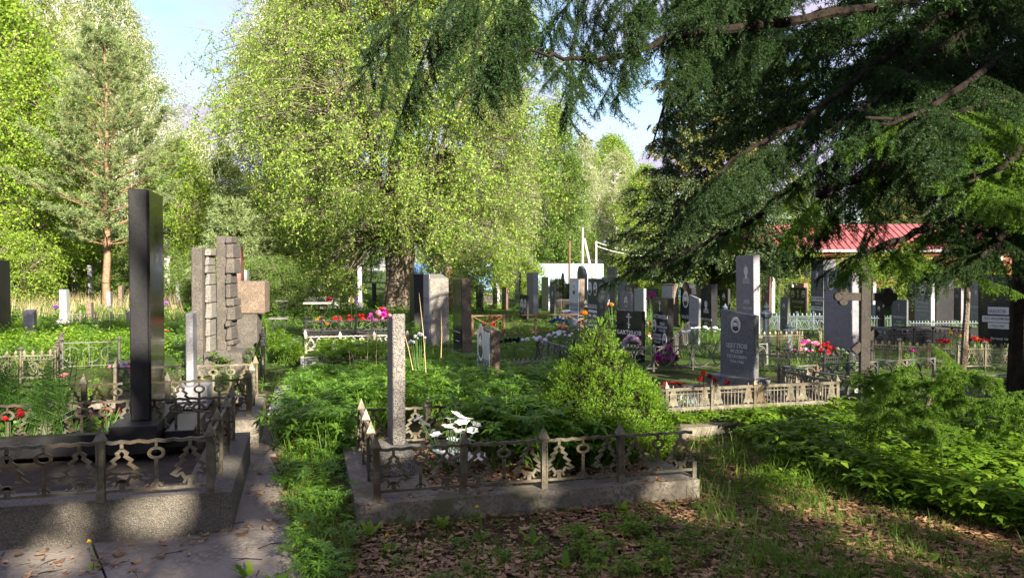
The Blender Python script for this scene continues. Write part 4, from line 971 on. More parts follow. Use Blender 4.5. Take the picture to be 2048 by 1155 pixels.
for i in range(26):       # the wood behind
    px = -140+i*90+r_.uniform(-30, 30); d = r_.uniform(78, 96)
    if 300 < px < 440: continue
    m = [birA, birB, aspn, yel][i % 4]; s = r_.uniform(.72, .95)*(1.05 if m in (aspn, yel) else .9)*(1.25 if m is yel else 1)
    place_tree('forest_tree', m, 'light green tree in the wood far behind the gravestones', 'tree', at(px, d), r_.uniform(0, 6), s, 'trees of the wood behind')
SH = [(bus, 20, 33, .9, 'yellow green bush behind the black slab at the left'), (bus, 115, 40, 1.1, 'bright bush left of the pine trunk'), (busg, 290, 38, .9, 'green bush just left of the obelisk'),
      (bus, 388, 46, 1.0, 'sunlit bush right of the black obelisk'), (busg, 440, 31, .8, 'darker bush beside the red granite pillar'), (bus, 500, 38, 1.1, 'bright bush behind the red granite pillar'),
      (busg, 545, 27, .62, 'leafy lilac bush with pale flowers left of the willow'), (bus, 640, 44, 1.1, 'sunlit bush behind the small white flowers'), (busg, 900, 40, .8, 'green bush below the right willow branches'),
      (bus, 1035, 46, .7, 'small bush left of the white metal fence'), (busg, 1110, 33, .38, 'little shrub between the stones before the white fence'), (bus, 1275, 50, .75, 'bush at the right end of the white fence'),
      (bus, 1310, 48, .7, 'yellow bush behind the blue booths'), (bus, 1400, 38, .6, 'bright yellow bush behind the spruce trunk'), (busg, 1500, 30, .6, 'green bush behind the wavy black stone'),
      (bus, 1590, 34, .72, 'rounded bush in front of the red roofed house'), (busg, 1690, 36, .7, 'bush between the tall grey stones at right'), (bus, 1790, 33, .66, 'fresh bush behind the stone cross'),
      (busg, 1850, 40, .7, 'bush behind the dark dome shaped monument'), (bus, 1960, 42, .65, 'bush before the house at the right'), (busg, 1455, 26, .5, 'low green shrub between the two tall portrait stones'), (bus, 210, 45, 1.2, 'bright bush beyond the pine trunk')]
for i, (m, px, d, s, lab) in enumerate(SH): place_tree('shrub', m, lab, 'shrub', at(px, d), i*1.3, s)

# pine
def pine(seed, H, Rm, z0, tr, nwh, nl=.2, nw=.022, needles=26):
    g = np.random.default_rng(seed); SEG = []; tip = []; tdir = []
    t = np.linspace(0, 1, 12)[:, None]; tp = np.concatenate([np.sin(t*3)*.12, g.normal(0, .03, (12, 1)), H*t], 1); seg_path(tp, tr, .02, SEG)
    for w in range(nwh):
        z = z0+(H*.99-z0)*(w/(nwh-1))**.95; f = 1-(z-z0)/(H-z0); n = 6
        for k in range(n):
            az = k*2*pi/n+w*1.1+g.uniform(-.3, .3); l = (.35+Rm*f**.75*min(1, .55+(1-f)*3))*g.uniform(.7, 1.1); el = .25+.55*(1-f)+g.uniform(-.15, .15)
            x = np.interp(z, tp[:, 2], tp[:, 0]); b = np.array([x, 0, z]); d = np.array([cos(az)*cos(el), sin(az)*cos(el), sin(el)])
            s = np.linspace(0, 1, 6)[:, None]; pts = b+d*l*s+np.array([0, 0, .12*l])*s**2+g.normal(0, .03, (6, 3))*s; seg_path(pts, .012+.02*f, .006, SEG)
            ns_ = int(7+16*f)
            for j in range(ns_):
                s_ = g.uniform(.3, 1); q = b+d*l*s_+np.array([0, 0, .12*l*s_**2]); a2 = az+g.choice([-1, 1])*g.uniform(.3, 1.1)
                l2 = .22*l*(1.2-s_)+g.uniform(.15, .35); d2 = unit(np.array([cos(a2), sin(a2), g.uniform(.1, .7)])); e = q+d2*l2; SEG.append((q, e, .008, .004))
                for kk in range(3): tip.append(q+d2*l2*(.4+.3*kk)+g.normal(0, .05, 3)); tdir.append(unit(d2+np.array([0, 0, .35])+g.normal(0, .25, 3)))
            tip.append(pts[-1]); tdir.append(d)
    tip = np.array(tip); tdir = np.array(tdir); n = len(tip); m = needles
    u_ = g.uniform(-.5, 1, (n, m, 1)); Pn = tip[:, None]+tdir[:, None]*u_*nl; ax = tdir[:, None]*.9+unit(g.normal(size=(n, m, 3)))*.9
    lf = leafquads(Pn.reshape(-1, 3), ax.reshape(-1, 3), nl*g.uniform(.5, .9, n*m), nw, g, 0)
    w = segmesh([s[0] for s in SEG], [s[1] for s in SEG], [s[2] for s in SEG], [s[3] for s in SEG], 6)
    return np_mesh('trunk', *w, BARKP, smooth=True), np_mesh('crown', *lf, L_PIN)
pn = pine(3, 11.2, 3.7, 2.6, .17, 15)
place_tree('pine_tree', pn, 'tall grey green pine with an orange trunk at the left', 'tree', at(212, 33), 0)
pn2 = pine(5, 3.6, 1.2, .4, .05, 9, .2, .025, 20)
place_tree('young_pine', pn2, 'young pale pine between the red pillar and the birch', 'tree', at(462, 28), 1)
place_tree('young_pine', pn2, 'second young pine close beside the willow branches', 'tree', at(512, 29), 2.4, .8)

# spruce
def spruce(seed, H, Rm, z0, tr, nb, dens=1.0):
    g = np.random.default_rng(seed); SEG = []; Q = []; A = []; tips = []
    seg_path([np.array([0, 0, H*i/8]) for i in range(9)], tr, .02, SEG)
    for i in range(nb):
        z = z0+(H-z0)*(i/nb)**1.1; f = 1-(z-z0)/(H-z0); az = i*2.399+g.uniform(-.2, .2); l = (Rm*f**.8+.25)*g.uniform(.75, 1.12)*(.8 if i < 14 else 1)
        s = np.linspace(0, 1, 8)[:, None]; d = np.array([cos(az), sin(az), 0]); zc = (-.32*s+.2*s**2)*l*(.4+f)+.1*l*s*(1-f)
        pts = np.array([0, 0, z])+d*l*s+np.concatenate([0*s, 0*s, zc], 1); seg_path(pts, .015+.03*f, .006, SEG)
        pr = np.array([-sin(az), cos(az), 0]); n2 = int((10+26*f)*dens)
        for j in range(n2):
            u0 = g.uniform(.12, 1); q = np.array([np.interp(u0, s[:, 0], pts[:, c]) for c in range(3)]); sg = g.choice([-1, 1])
            l2 = (.32*l*(1.15-u0)+.15)*g.uniform(.7, 1.1); d2 = unit(d*.8+pr*sg*.8+np.array([0, 0, -.35+g.uniform(-.3, .1)]))
            m = int(14+l2*36); uu = g.uniform(0, 1, (m, 1)); Q.append(q+d2*l2*uu+np.array([0, 0, -.3*l2])*uu**2+g.normal(0, .02, (m, 3))); A.append(np.tile(d2, (m, 1))+g.normal(0, .6, (m, 3))+np.array([0, 0, -.25])); tips.append(uu[:, 0] > .8)
    Q = np.concatenate(Q); A = np.concatenate(A); tips = np.concatenate(tips)&(Q[:, 2] > 4.2)&(g.random(len(Q)) < .8)  # golden needles on the upper tips put sunlight into the colour
    V, F = leafquads(Q, A, .11*g.uniform(.7, 1.3, len(Q)), .038, g, 0)
    w = segmesh([s[0] for s in SEG], [s[1] for s in SEG], [s[2] for s in SEG], [s[3] for s in SEG], 6)
    return np_mesh('trunk', *w, BARKD, smooth=True), np_mesh('crown', V, F, None, [L_SPR, L_SPT], tips.astype(int))
sp = spruce(9, 14.5, 3.4, 1.9, .24, 190, 1.5)
place_tree('spruce_tree', sp, 'tall dark spruce with drooping branches right of centre', 'tree', at(1432, 26), .6)
place_tree('spruce_tree', sp, 'smaller dark spruce behind the larch at the upper right', 'tree', at(1790, 68), 2.1, 1.3)

SUNNY = [(P(a, b_, c), r) for a, b_, c, r in [(150, 1045, 4.35, .12), (305, 1025, 4.45, .1), (262, 900, 4.5, .09), (125, 890, 4.4, .05), (520, 1110, 4.4, .16), (110, 1110, 4.2, .12),
   (490, 860, 6.8, .1), (440, 735, 8.0, .12), (385, 680, 7.6, .1), (905, 850, 5.5, .14), (870, 840, 5.9, .16), (840, 850, 6.2, .1), (935, 850, 5.6, .1), (1360, 985, 5.2, .16), (1390, 975, 5.3, .12), (1130, 905, 5.05, .1), (800, 800, 5.4, .1), (790, 700, 5.4, .12),
   (1200, 720, 6.0, .3), (1130, 790, 5.9, .22), (1290, 800, 6.0, .3), (1230, 760, 5.9, .25), (1080, 810, 6.0, .2), (1330, 800, 7.6, .3), (1400, 800, 7.6, .3), (1500, 790, 7.8, .15), (1670, 770, 8.0, .15), (1350, 850, 7.0, .3), (1450, 870, 6.6, .2),
   (1560, 960, 5.8, .25), (1650, 990, 5.5, .3), (1750, 960, 5.7, .4), (1850, 940, 5.7, .45), (1950, 930, 5.7, .5), (2020, 1000, 5.2, .4), (2000, 1080, 4.6, .3), (1880, 1040, 4.9, .3), (1600, 1030, 5.0, .15), (1700, 1100, 4.5, .15), (1480, 940, 6.0, .15),
   (1900, 760, 6.2, .5), (2000, 790, 6.0, .5), (1850, 800, 6.0, .4), (1800, 780, 6.2, .3), (1980, 370, 4.7, .4), (1930, 380, 4.6, .3), (1800, 240, 4.9, .25), (1480, 640, 18, .9), (1518, 600, 18.5, .7), (1712, 640, 13.4, .5), (1700, 690, 13.3, .25),
   (1560, 690, 14, .6), (1980, 720, 12.5, .5), (1930, 610, 7.0, .15), (870, 620, 16.2, .8), (930, 600, 15, .5), (990, 720, 10.2, .25), (700, 690, 15, .8), (565, 720, 14, .8), (560, 780, 10, .3), (470, 690, 12, .2), (405, 640, 12, .2),
   (270, 690, 13, 1.2), (100, 680, 14, 1.3), (240, 740, 8.5, .5), (640, 720, 11, .4), (980, 790, 9.5, .5), (660, 820, 8, .35), (1020, 760, 10, .4), (900, 790, 8.5, .35), (620, 900, 6.6, .25), (1140, 655, 13.5, .5), (50, 850, 5.6, .3), (1300, 650, 15, .5), (740, 770, 9.5, .4), (590, 1000, 5.2, .15)]]
gq = random.Random(31)
for k in range(75):
    yy = gq.uniform(8.5, 26); SUNNY.append((Vector((gq.uniform(-.62, .62)*yy, yy, gq.uniform(.1, .9))), gq.uniform(.25, .85)))
for k in range(16):
    yy = gq.uniform(4.2, 7.5); SUNNY.append((Vector((gq.uniform(-.6, .6)*yy, yy, .05)), gq.uniform(.05, .14)))
sdn = np.array(sd)
def sun_open(Pw, grow=0.):
    """true where a point lies in one of the gaps carved along the sun ray to a chosen bright spot"""
    k = np.zeros(len(Pw), bool)
    for q, r in SUNNY:
        v = Pw-np.array(q); t = v@sdn; d = np.linalg.norm(v-t[:, None]*sdn, axis=1); k |= (t > .5) & (d < (r*1.25+.07 if q[1] > 7 else r*1.05+.05)+grow)
    return k
# ------------------------------------------------------------------ the near larch: trunk, limbs and many boughs
def larch_bough(seed, Lb=1.3, young=False, width=.38, step=.026, m=11, nw=.0052, nln=1.15):
    g = np.random.default_rng(seed); s = np.linspace(0, 1, 10); ma = np.stack([s*Lb, .06*np.sin(s*4+seed), -.14*Lb*s**2], 1); SEG = []; seg_path(ma, .009, .003, SEG); T_ = []; D_ = []
    def run(a, b, sag):
        n = max(3, int(np.linalg.norm(b-a)/step)); u_ = np.linspace(0.02, 1, n)[:, None]; p = a+(b-a)*u_+np.array([0, 0, -sag])*u_**2; T_.append(p); D_.append(np.tile(unit(b-a), (n, 1)))
        SEG.append((a, (a+b)/2+np.array([0, 0, -sag*.25]), .0035, .0028)); SEG.append(((a+b)/2+np.array([0, 0, -sag*.25]), b+np.array([0, 0, -sag]), .0028, .0016))
    for i in range(9): run(ma[i], ma[i+1], 0)
    for i in range(30):
        u0 = g.uniform(.08, .97); q = np.array([np.interp(u0, s, ma[:, c]) for c in range(3)]); sg = 1 if i % 2 else -1; l2 = width*(1.15-u0)*g.uniform(.5, 1.3)+.08
        e = q+np.array([.62*l2, sg*l2*g.uniform(.4, .9), -l2*g.uniform(0, .5)]); run(q, e, l2*.25)
        if l2 > .2:
            for k in range(2): w_ = q+(e-q)*g.uniform(.3, .8); run(w_, w_+np.array([g.uniform(.03, .1), sg*g.uniform(-.08, .1), -g.uniform(.06, .16)]), .02)
    Tn = np.concatenate(T_); Dn = np.concatenate(D_); n = len(Tn); 
    nd = unit(g.normal(size=(n, m, 3))+Dn[:, None]*.6); Pn = np.repeat(Tn[:, None], m, 1)+g.normal(0, .002, (n, m, 3))
    lf = leafquads(Pn.reshape(-1, 3), nd.reshape(-1, 3), g.uniform(.022, .036, n*m)*nln, nw, g, 0)
    w = segmesh([x[0] for x in SEG], [x[1] for x in SEG], [x[2] for x in SEG], [x[3] for x in SEG], 4)
    V, F = merge([w, lf]); mi = np.concatenate([np.zeros(len(w[1]), int), np.ones(len(lf[1]), int)])
    return np_mesh('bough', V, F, None, [BARKD, L_LAB if young else L_LAR], mi)
LB = [larch_bough(i) for i in (1, 2, 3, 4)]; LY = [larch_bough(i, 1.1, True, .42, .034, 12, .0085, 1.6) for i in (5, 6, 7)]  # bright boughs; on the large larch their colour paints its sunlit patches
def basis(d, up=(0, 0, 1), roll=0):
    x = Vector(d).normalized(); y = Vector(up).cross(x)
    if y.length < .05: y = Vector((0, 1, 0))
    y.normalize(); z = x.cross(y); m = Matrix((x, y, z)).transposed().to_4x4(); return m @ Matrix.Rotation(roll, 4, 'X')
lt = P(2072, 560, 7.4); LT0 = Vector((lt.x, 7.4, 0))
larch = thing('larch_tree', 'large dark larch whose branches hang over the upper right', 'tree', LT0)
link('trunk', MB().tube([(0, 0, -.05), (.02, .02, 1.5), (-.03, 0, 3.5), (.03, 0, 6), (0, .05, 9), (.05, 0, 13)], [.24, .2, .17, .14, .1, .03], 12).mesh('trunk', BARKD), larch)
gl = random.Random(12); nb = [0]; borg = []
def limb(px_pts, r0, r1, dens, bl=(.7, 1.2), down=.5, meshes=LB, spread=1.0, root=larch, org=LT0, skip=0.0, side=0):
    """px_pts: (px, py, depth)"""
    pts = [P(*q) for q in px_pts]
    fine = []
    for i in range(len(pts)-1):
        for k in range(4):
            t = k/4; a = pts[max(i-1, 0)]; b = pts[i]; c = pts[i+1]; d = pts[min(i+2, len(pts)-1)]
            fine.append(.5*((2*b)+(c-a)*t+(2*a-5*b+4*c-d)*t*t+(3*b-a-3*c+d)*t**3))
    fine.append(pts[-1]); n = len(fine)
    fine = [p+Vector((gl.uniform(-1, 1), gl.uniform(-1, 1), gl.uniform(-1, 1)))*.015 for p in fine]
    if r0 > 0: link('limb', MB().tube([p-org for p in fine], r0, 7, r1).mesh('limb', BARKD), root)
    cum = 0
    for i in range(n-1):
        a, b = fine[i], fine[i+1]; l = (b-a).length; e = (b-a)/l; cum += l*dens
        while cum > 0:
            cum -= 1
            f = (i+gl.random())/(n-1)
            if f < skip: continue
            q = a.lerp(b, gl.random()); s_ = gl.choice((-1, 1)) if not side else side
            lat = Vector((-e.y, e.x, 0)).normalized()*s_
            dd = (e*gl.uniform(.3, 1.0)*spread+lat*gl.uniform(.1, .9)+Vector((0, 0, -down*gl.uniform(.2, 1.3))))
            sc = gl.uniform(*bl)*(1-.3*f)*1.22; dn_ = dd.normalized()
            if sun_open(np.array([q+dn_*(sc*.5)]), -.05).any() and gl.random() < .35: continue
            borg.append(q)
            m = basis(dd, roll=gl.uniform(-.6, .6)) @ Matrix.Scale(sc, 4); m.translation = q-org
            link('bough', gl.choice(meshes), root, mat4=m); nb[0] += 1
limb([(2060, 0, 7.3), (1880, -10, 6.9), (1716, 20, 6.5), (1512, 51, 6.1), (1409, 64, 5.9), (1333, 77, 5.7), (1270, 105, 5.5), (1190, 122, 5.3), (1110, 112, 5.2), (1051, 100, 5.1)], .05, .008, 6.9, (.32, .5), .7)
limb([(2050, -60, 7.2), (1800, -120, 6.6), (1500, -110, 6.0), (1250, -70, 5.5), (1050, -45, 5.1), (900, -25, 4.9), (815, 0, 4.8)], .05, .008, 12.0, (.55, .95), 1.2, skip=.25)
limb([(2060, -30, 7.2), (1947, 56, 6.7), (1870, 102, 6.3), (1798, 159, 6.0), (1732, 210, 5.7), (1650, 270, 5.4)], .045, .01, 6.8, (.5, .85), .6)
limb([(2050, -80, 7.2), (1967, 0, 6.8), (1870, 41, 6.5), (1757, 123, 6.2), (1681, 184, 5.9), (1604, 240, 5.6), (1512, 292, 5.4), (1430, 350, 5.2)], .045, .008, 7.5, (.45, .75), .5)
limb([(2065, 190, 7.3), (2010, 215, 6.9), (1947, 250, 6.5), (1880, 285, 6.2), (1819, 312, 6.0), (1757, 333, 5.8), (1706, 358, 5.7), (1640, 391, 5.6)], .075, .03, 5.4, (.5, .85), .6, skip=.15, meshes=LB+LY[:1])
limb([(2065, 150, 7.4), (1900, 230, 7.0), (1691, 307, 6.9), (1588, 368, 6.8), (1512, 435, 6.7), (1430, 475, 6.6), (1330, 520, 6.5), (1250, 548, 6.4)], .04, .008, 9.9, (.25, .4), .2, skip=.25, meshes=LB+LY[:1])
limb([(2065, 330, 7.3), (1980, 400, 6.8), (1900, 440, 6.4), (1830, 465, 6.1), (1768, 491, 5.9), (1720, 510, 5.8)], .05, .012, 9.8, (.35, .55), .25, meshes=LB+LY[:1])
limb([(2065, 60, 7.2), (1990, 120, 6.2), (1900, 190, 5.4), (1830, 230, 4.9), (1760, 250, 4.6)], .035, .008, 9.0, (.4, .7), .4, LB)
limb([(2080, 250, 6.6), (2040, 300, 5.6), (1990, 340, 4.9), (1930, 360, 4.5)], .03, .008, 7.5, (.35, .6), .3, LY)
limb([(2080, 180, 6.4), (1950, 215, 5.4), (1830, 235, 4.9), (1730, 240, 4.7)], .025, .008, 4.5, (.35, .6), .3, LY)
limb([(2085, 380, 6.8), (2040, 440, 6.2), (2000, 480, 5.8), (1960, 520, 5.5)], .04, .01, 12.0, (.35, .55), .3)
limb([(1990, -200, 7.6), (1700, -160, 8.0), (1500, -60, 8.2), (1400, 60, 8.4), (1340, 180, 8.5), (1300, 300, 8.5)], .04, .008, 4.8, (.6, .95), .8, skip=.2)
limb([(1640, 391, 5.6), (1660, 375, 5.65)], .03, .02, 0); limb([(1660, 378, 5.7), (1645, 372, 5.5), (1632, 380, 5.45)], .012, .004, 0)
# cones sit where the boughs leave the limbs
cm = MB().lathe([(.001, 0), (.008, .004), (.011, .012), (.009, .022), (.001, .028)], 6).mesh('cone', BARKD)
for k in range(60): link('cone', cm, larch, gl.choice(borg)-LT0+Vector((gl.uniform(-.03, .03), gl.uniform(-.03, .03), .02)))
# the upper crown and the inner boughs, too many to pick apart
um = larch_bough(30, 1.3, False, .4, .05, 7, .011, 1.7); nv = len(um.vertices); uv = np.empty(nv*3, np.float32); um.vertices.foreach_get('co', uv); uv = uv.reshape(-1, 3)
ufc = np.empty(len(um.polygons)*4, np.int32); um.loops.foreach_get('vertex_index', ufc); ufc = ufc.reshape(-1, 4); umi = np.empty(len(um.polygons), np.int32); um.polygons.foreach_get('material_index', umi)
PV, PF, PM = [], [], []
def addb(m):
    M_ = np.array(m); PV.append(uv@M_[:3, :3].T+M_[:3, 3]); PF.append(ufc+nv*len(PF)); PM.append(umi)
for k in range(125):
    z = 3.9+9*(k/125); l = 3.7*(1-(z-4)/10.5)+.4; az = k*2.4; d = Vector((cos(az), sin(az), -.12))
    if 2.4 < (az % (2*pi)) < 4.2 and z < 7: continue
    for t0 in (.25, .62):
        if sun_open(np.array([LT0+Vector((0, 0, z))+d*l*(t0+.2)]), -.1).any() and k % 2: continue
        m = basis(d+Vector((gl.uniform(-.3, .3), gl.uniform(-.3, .3), 0))) @ Matrix.Scale(l*.55/1.3, 4); m.translation = Vector((0, 0, z))+d*l*t0; addb(m)
for k in range(70):
    q = P(gl.uniform(1520, 2120), gl.uniform(-60, 270), gl.uniform(6.6, 8.2)); dd = Vector((gl.uniform(-1, .1), gl.uniform(-.7, .4), gl.uniform(-.35, .05)))
    m = basis(dd, roll=gl.uniform(-.5, .5)) @ Matrix.Scale(gl.uniform(.6, .95), 4); m.translation = q-LT0; addb(m)
link('inner_boughs', np_mesh('inner_boughs', np.concatenate(PV), np.concatenate(PF), None, [BARKD, L_LAR], np.concatenate(PM)), larch)['kind'] = 'stuff'
# young larch with low bright boughs at the right edge
sp0 = P(1925, 735, 7.0); YL = Vector((sp0.x, 7.0, 0))
yl = thing('young_larch', 'thin larch sapling with a straight mossy stem at right', 'tree', YL)
zz = P(1935, 440, 7.0).z
link('trunk', MB().tube([(.0, 0, 0), (.0, 0, .6), (.03, .0, zz*.6), (.05, 0, zz), (.03, 0, zz+1.2)], [.035, .03, .026, .022, .012], 8).mesh('trunk', BARK), yl)
for k in range(14):
    z = zz*.75+k*.12; az = k*2.4; m = basis((cos(az), sin(az), -.2)) @ Matrix.Scale(.45, 4); m.translation = Vector((.04, 0, z)); link('bough', LY[k % 3], yl, mat4=m)
LW = P(1860, 850, 6.0); LW = Vector((LW.x, 6.1, 0))
lw = thing('low_larch_bush', 'spreading bright green young larch low at the right edge', 'shrub', LW)
link('trunk', MB().tube([(0, 0, 0), (.02, .02, .35), (.1, .05, .7)], .025, 7, .012).mesh('trunk', BARK), lw)
for k in range(40):
    px = gl.uniform(1780, 2130); py = gl.uniform(748, 850); d = gl.uniform(5.0, 6.8)
    q = P(px, py, d); dd = Vector((gl.uniform(-1.3, .1), gl.uniform(-.9, .3), gl.uniform(-.12, .3)))
    m = basis(dd, roll=gl.uniform(-.9, .9)) @ Matrix.Scale(gl.uniform(.26, .44), 4); m.translation = q-LW; link('bough', LY[k % 3], lw, mat4=m)
# unseen trees put in behind the camera for shade, crowns carved for sun spots
def shade_tree(i, x, y, H, dens, lab):
    w1, w2, (V, F) = broad_tree(60+i, H, 3.7, 1.5, .16, 13, int(290*dens), 48, .24, .85, .4, egg, hang=.2, asp=.75, gaps=(x, y, 0.))
    c = V.reshape(-1, 4, 3).mean(1)+np.array([x, y, 0]); keep = ~sun_open(c); V = V.reshape(-1, 4, 3)[keep].reshape(-1, 3)
    r = thing('unseen_shade_tree', lab, 'tree', (x, y, 0), 0, 'unseen shade trees behind the viewer'); Vw, Fw = merge([w1, w2])
    link('trunk', np_mesh('trunk', Vw, Fw, BARK, smooth=True), r); link('crown', np_mesh('crown', V, np.arange(len(V)).reshape(-1, 4), L_MAP), r)
pdv = Vector((cos(SUN_PHI), sin(SUN_PHI), 0)); sdv = Vector((sin(SUN_PHI), -cos(SUN_PHI), 0))
for i, (a, b_, H, dn) in enumerate([(-8.2, 10.5, 15, 1.5), (-3.6, 9.2, 15.5, 1.9), (.8, 10.6, 15, 1.7), (4.6, 9.0, 16, 1.6), (8.6, 10.0, 16.5, 1.6), (12.6, 9.0, 16.5, 1.3), (3.0, 17, 17, .9), (10, 17, 18, .9)]):
    q = sdv*b_+pdv*a; shade_tree(i, q.x, q.y, H, dn, 'unseen shade tree behind the viewer, crown shaped to dapple the light')

# ------------------------------------------------------------------ dwarf conical spruce
def dwarf():
    g = np.random.default_rng(8); H, Rb = .97, .66; n = 7600
    prof = lambda z: Rb*(1-z/H)**.97*np.minimum(1, .78+z*1.2)+.015
    nlb = 230; lz = H*.97*(1-np.sqrt(g.uniform(0, 1, nlb))); la = np.arange(nlb)*2.399+g.normal(0, .2, nlb); lr = (.04+.08*(1-lz/H))*g.uniform(.7, 1.25, nlb); rr_ = np.maximum(prof(lz)-lr*.62+g.normal(0, .02, nlb), 0)
    LC = np.stack([rr_*np.cos(la), rr_*np.sin(la), lz+.05], 1); LC[-1] = [0, 0, H*.98]; LC[-2] = [.02, 0, H*.9]; LC[-3] = [-.03, -.01, H*.84]; lr[-3:] = [.05, .06, .07]; wl = lr**2; idx = g.choice(nlb, n, p=wl/wl.sum())
    od = unit(np.stack([LC[idx, 0], LC[idx, 1], .12+LC[idx, 2]*.5], 1)); d = unit(g.normal(size=(n, 3))+od*1.1); C = LC[idx]+d*(lr[idx]*g.uniform(.75, 1, n))[:, None]; C[:, 2] = np.maximum(C[:, 2], .03)
    d = unit(d+od*.4+np.array([0, 0, .25]))
    m = 11; u_ = g.uniform(0, 1, (n, m, 1)); sl_ = .045; Pn = C[:, None]+d[:, None]*sl_*u_; ax = d[:, None]*.9+unit(g.normal(size=(n, m, 3)))*.75
    V, F = leafquads(Pn.reshape(-1, 3), ax.reshape(-1, 3), g.uniform(.014, .024, n*m), .0055, g, 0)
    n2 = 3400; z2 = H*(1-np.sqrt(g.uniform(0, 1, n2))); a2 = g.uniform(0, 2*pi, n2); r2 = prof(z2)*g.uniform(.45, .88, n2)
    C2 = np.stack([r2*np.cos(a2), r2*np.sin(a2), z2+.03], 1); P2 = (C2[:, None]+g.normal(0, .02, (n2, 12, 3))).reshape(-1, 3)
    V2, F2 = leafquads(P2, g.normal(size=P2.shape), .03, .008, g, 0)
    S_ = [(np.array([0, 0, i*.1]), np.array([0, 0, i*.1+.1]), .03-.003*i, .027-.003*i) for i in range(9)]
    for k in range(160): j = g.integers(0, n); S_.append((np.array([0, 0, C[j, 2]*.9]), C[j], .006, .002))
    w = segmesh([x[0] for x in S_], [x[1] for x in S_], [x[2] for x in S_], [x[3] for x in S_], 5)
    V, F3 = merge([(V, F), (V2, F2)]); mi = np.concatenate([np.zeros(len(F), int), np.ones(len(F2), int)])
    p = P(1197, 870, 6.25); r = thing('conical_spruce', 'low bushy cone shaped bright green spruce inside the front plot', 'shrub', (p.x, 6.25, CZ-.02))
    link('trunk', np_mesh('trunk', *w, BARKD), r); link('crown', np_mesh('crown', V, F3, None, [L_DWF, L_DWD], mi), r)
dwarf()

# ------------------------------------------------------------------ ground plants
def tpl_grass(g, n, h, w=.006, spread=.05, bend=.5):
    Vs = []; Fs = []
    for i in range(n):
        az = g.uniform(0, 2*pi); b = np.array([g.normal(0, spread), g.normal(0, spread), 0]); l = h*g.uniform(.5, 1.1); d = np.array([cos(az), sin(az), 0]); pr = np.array([-sin(az), cos(az), 0])
        k = g.uniform(.1, bend); o = len(Vs)*0+sum(len(v) for v in Vs); v = []
        for j in range(4):
            t = j/3; p = b+d*l*k*t**2+np.array([0, 0, l*t*(1-.35*k*t)]); ww = w*(1-t**1.5)+.0006; v += [p-pr*ww/2, p+pr*ww/2]
        Vs.append(np.array(v)); Fs += [(o+2*j, o+2*j+1, o+2*j+3, o+2*j+2) for j in range(3)]
    return np.concatenate(Vs), np.array(Fs)
def tpl_palmate(g, nst, h, lr, nleaf=8, lw=.28, up=.25):
    """stems with star shaped leaves (lupine)"""
    Pt, Ax, Ls = [], [], []; SEG = []
    for i in range(nst):
        az = g.uniform(0, 2*pi); r = g.uniform(.1, 1)*h*.55; hh = h*g.uniform(.45, 1)*(1-.3*r/h); t = np.array([r*cos(az), r*sin(az), hh]); SEG.append((np.array([0, 0, 0.]), t*.55+np.array([0, 0, .05*h]), .004, .003)); SEG.append((t*.55+np.array([0, 0, .05*h]), t, .003, .002))
        tl = g.normal(0, .25, 2)
        for k in range(nleaf):
            a = 2*pi*k/nleaf+g.uniform(-.1, .1); Pt.append(t); d = np.array([cos(a), sin(a), up+tl[0]*cos(a)+tl[1]*sin(a)]); Ax.append(d); Ls.append(lr*g.uniform(.8, 1.1))
    Pt, Ax, Ls = np.array(Pt), unit(np.array(Ax)), np.array(Ls); nrm = np.array([0, 0, 1.]); b = unit(np.cross(Ax, nrm+Ax*0)); c = np.cross(b, Ax)
    m = Pt+Ax*Ls[:, None]*.55; w = Ls[:, None]*lw/2; e = Pt+Ax*Ls[:, None]+np.array([0, 0, -1])*Ls[:, None]*.18
    V = np.stack([Pt, m+b*w+c*w*.35, e, m-b*w+c*w*.35], 1).reshape(-1, 3); F = np.arange(len(V)).reshape(-1, 4)
    return merge([(V, F), segmesh([s[0] for s in SEG], [s[1] for s in SEG], [s[2] for s in SEG], [s[3] for s in SEG], 3)])
def tpl_bush(g, n, r, h, ls, asp=.45, upd=.2):
    az = g.uniform(0, 2*pi, n); rr = r*np.sqrt(g.uniform(0, 1, n)); z = h*g.uniform(.15, 1, n)*(1-.5*(rr/r)**2); Pt = np.stack([rr*np.cos(az), rr*np.sin(az), z], 1)
    ax = np.stack([np.cos(az), np.sin(az), np.full(n, upd)], 1)+g.normal(0, .5, (n, 3)); return leafquads(Pt, ax, ls*g.uniform(.6, 1.2, n), ls*asp, g)
def tpl_goutweed(g, n=6, h=.2, ls=.066):
    Pt, Ax, Ls = [], [], []; SEG = []
    for i in range(n):
        az = g.uniform(0, 2*pi); t = np.array([cos(az)*h*g.uniform(.1, .7), sin(az)*h*g.uniform(.1, .7), h*g.uniform(.5, 1)]); SEG.append((np.zeros(3), t, .0025, .0015)); da = g.uniform(0, 2*pi)
        for k in (-1, 0, 1):
            a = da+k*1.1; bd = np.array([cos(a), sin(a), .05]); q = t+bd*ls*(.7 if k else .9); SEG.append((t, q, .0015, .001))
            for j in (-1, 0, 1):
                a2 = a+j*1.0; Pt.append(q); Ax.append([cos(a2), sin(a2), g.uniform(-.75, .4)]); Ls.append(ls*(1 if j == 0 else .8)*g.uniform(.7, 1.15))
    Pt, Ax, Ls = np.array(Pt), unit(np.array(Ax)), np.array(Ls); b = unit(np.cross(Ax, [0, 0, 1.])); c = np.cross(b, Ax); m = Pt+Ax*Ls[:, None]*.4; w = Ls[:, None]*.3
    V = np.stack([Pt, m+b*w+c*w*.3, Pt+Ax*Ls[:, None], m-b*w+c*w*.3], 1).reshape(-1, 3)
    return merge([(V, np.arange(len(V)).reshape(-1, 4)), segmesh([s[0] for s in SEG], [s[1] for s in SEG], [s[2] for s in SEG], [s[3] for s in SEG], 3)])
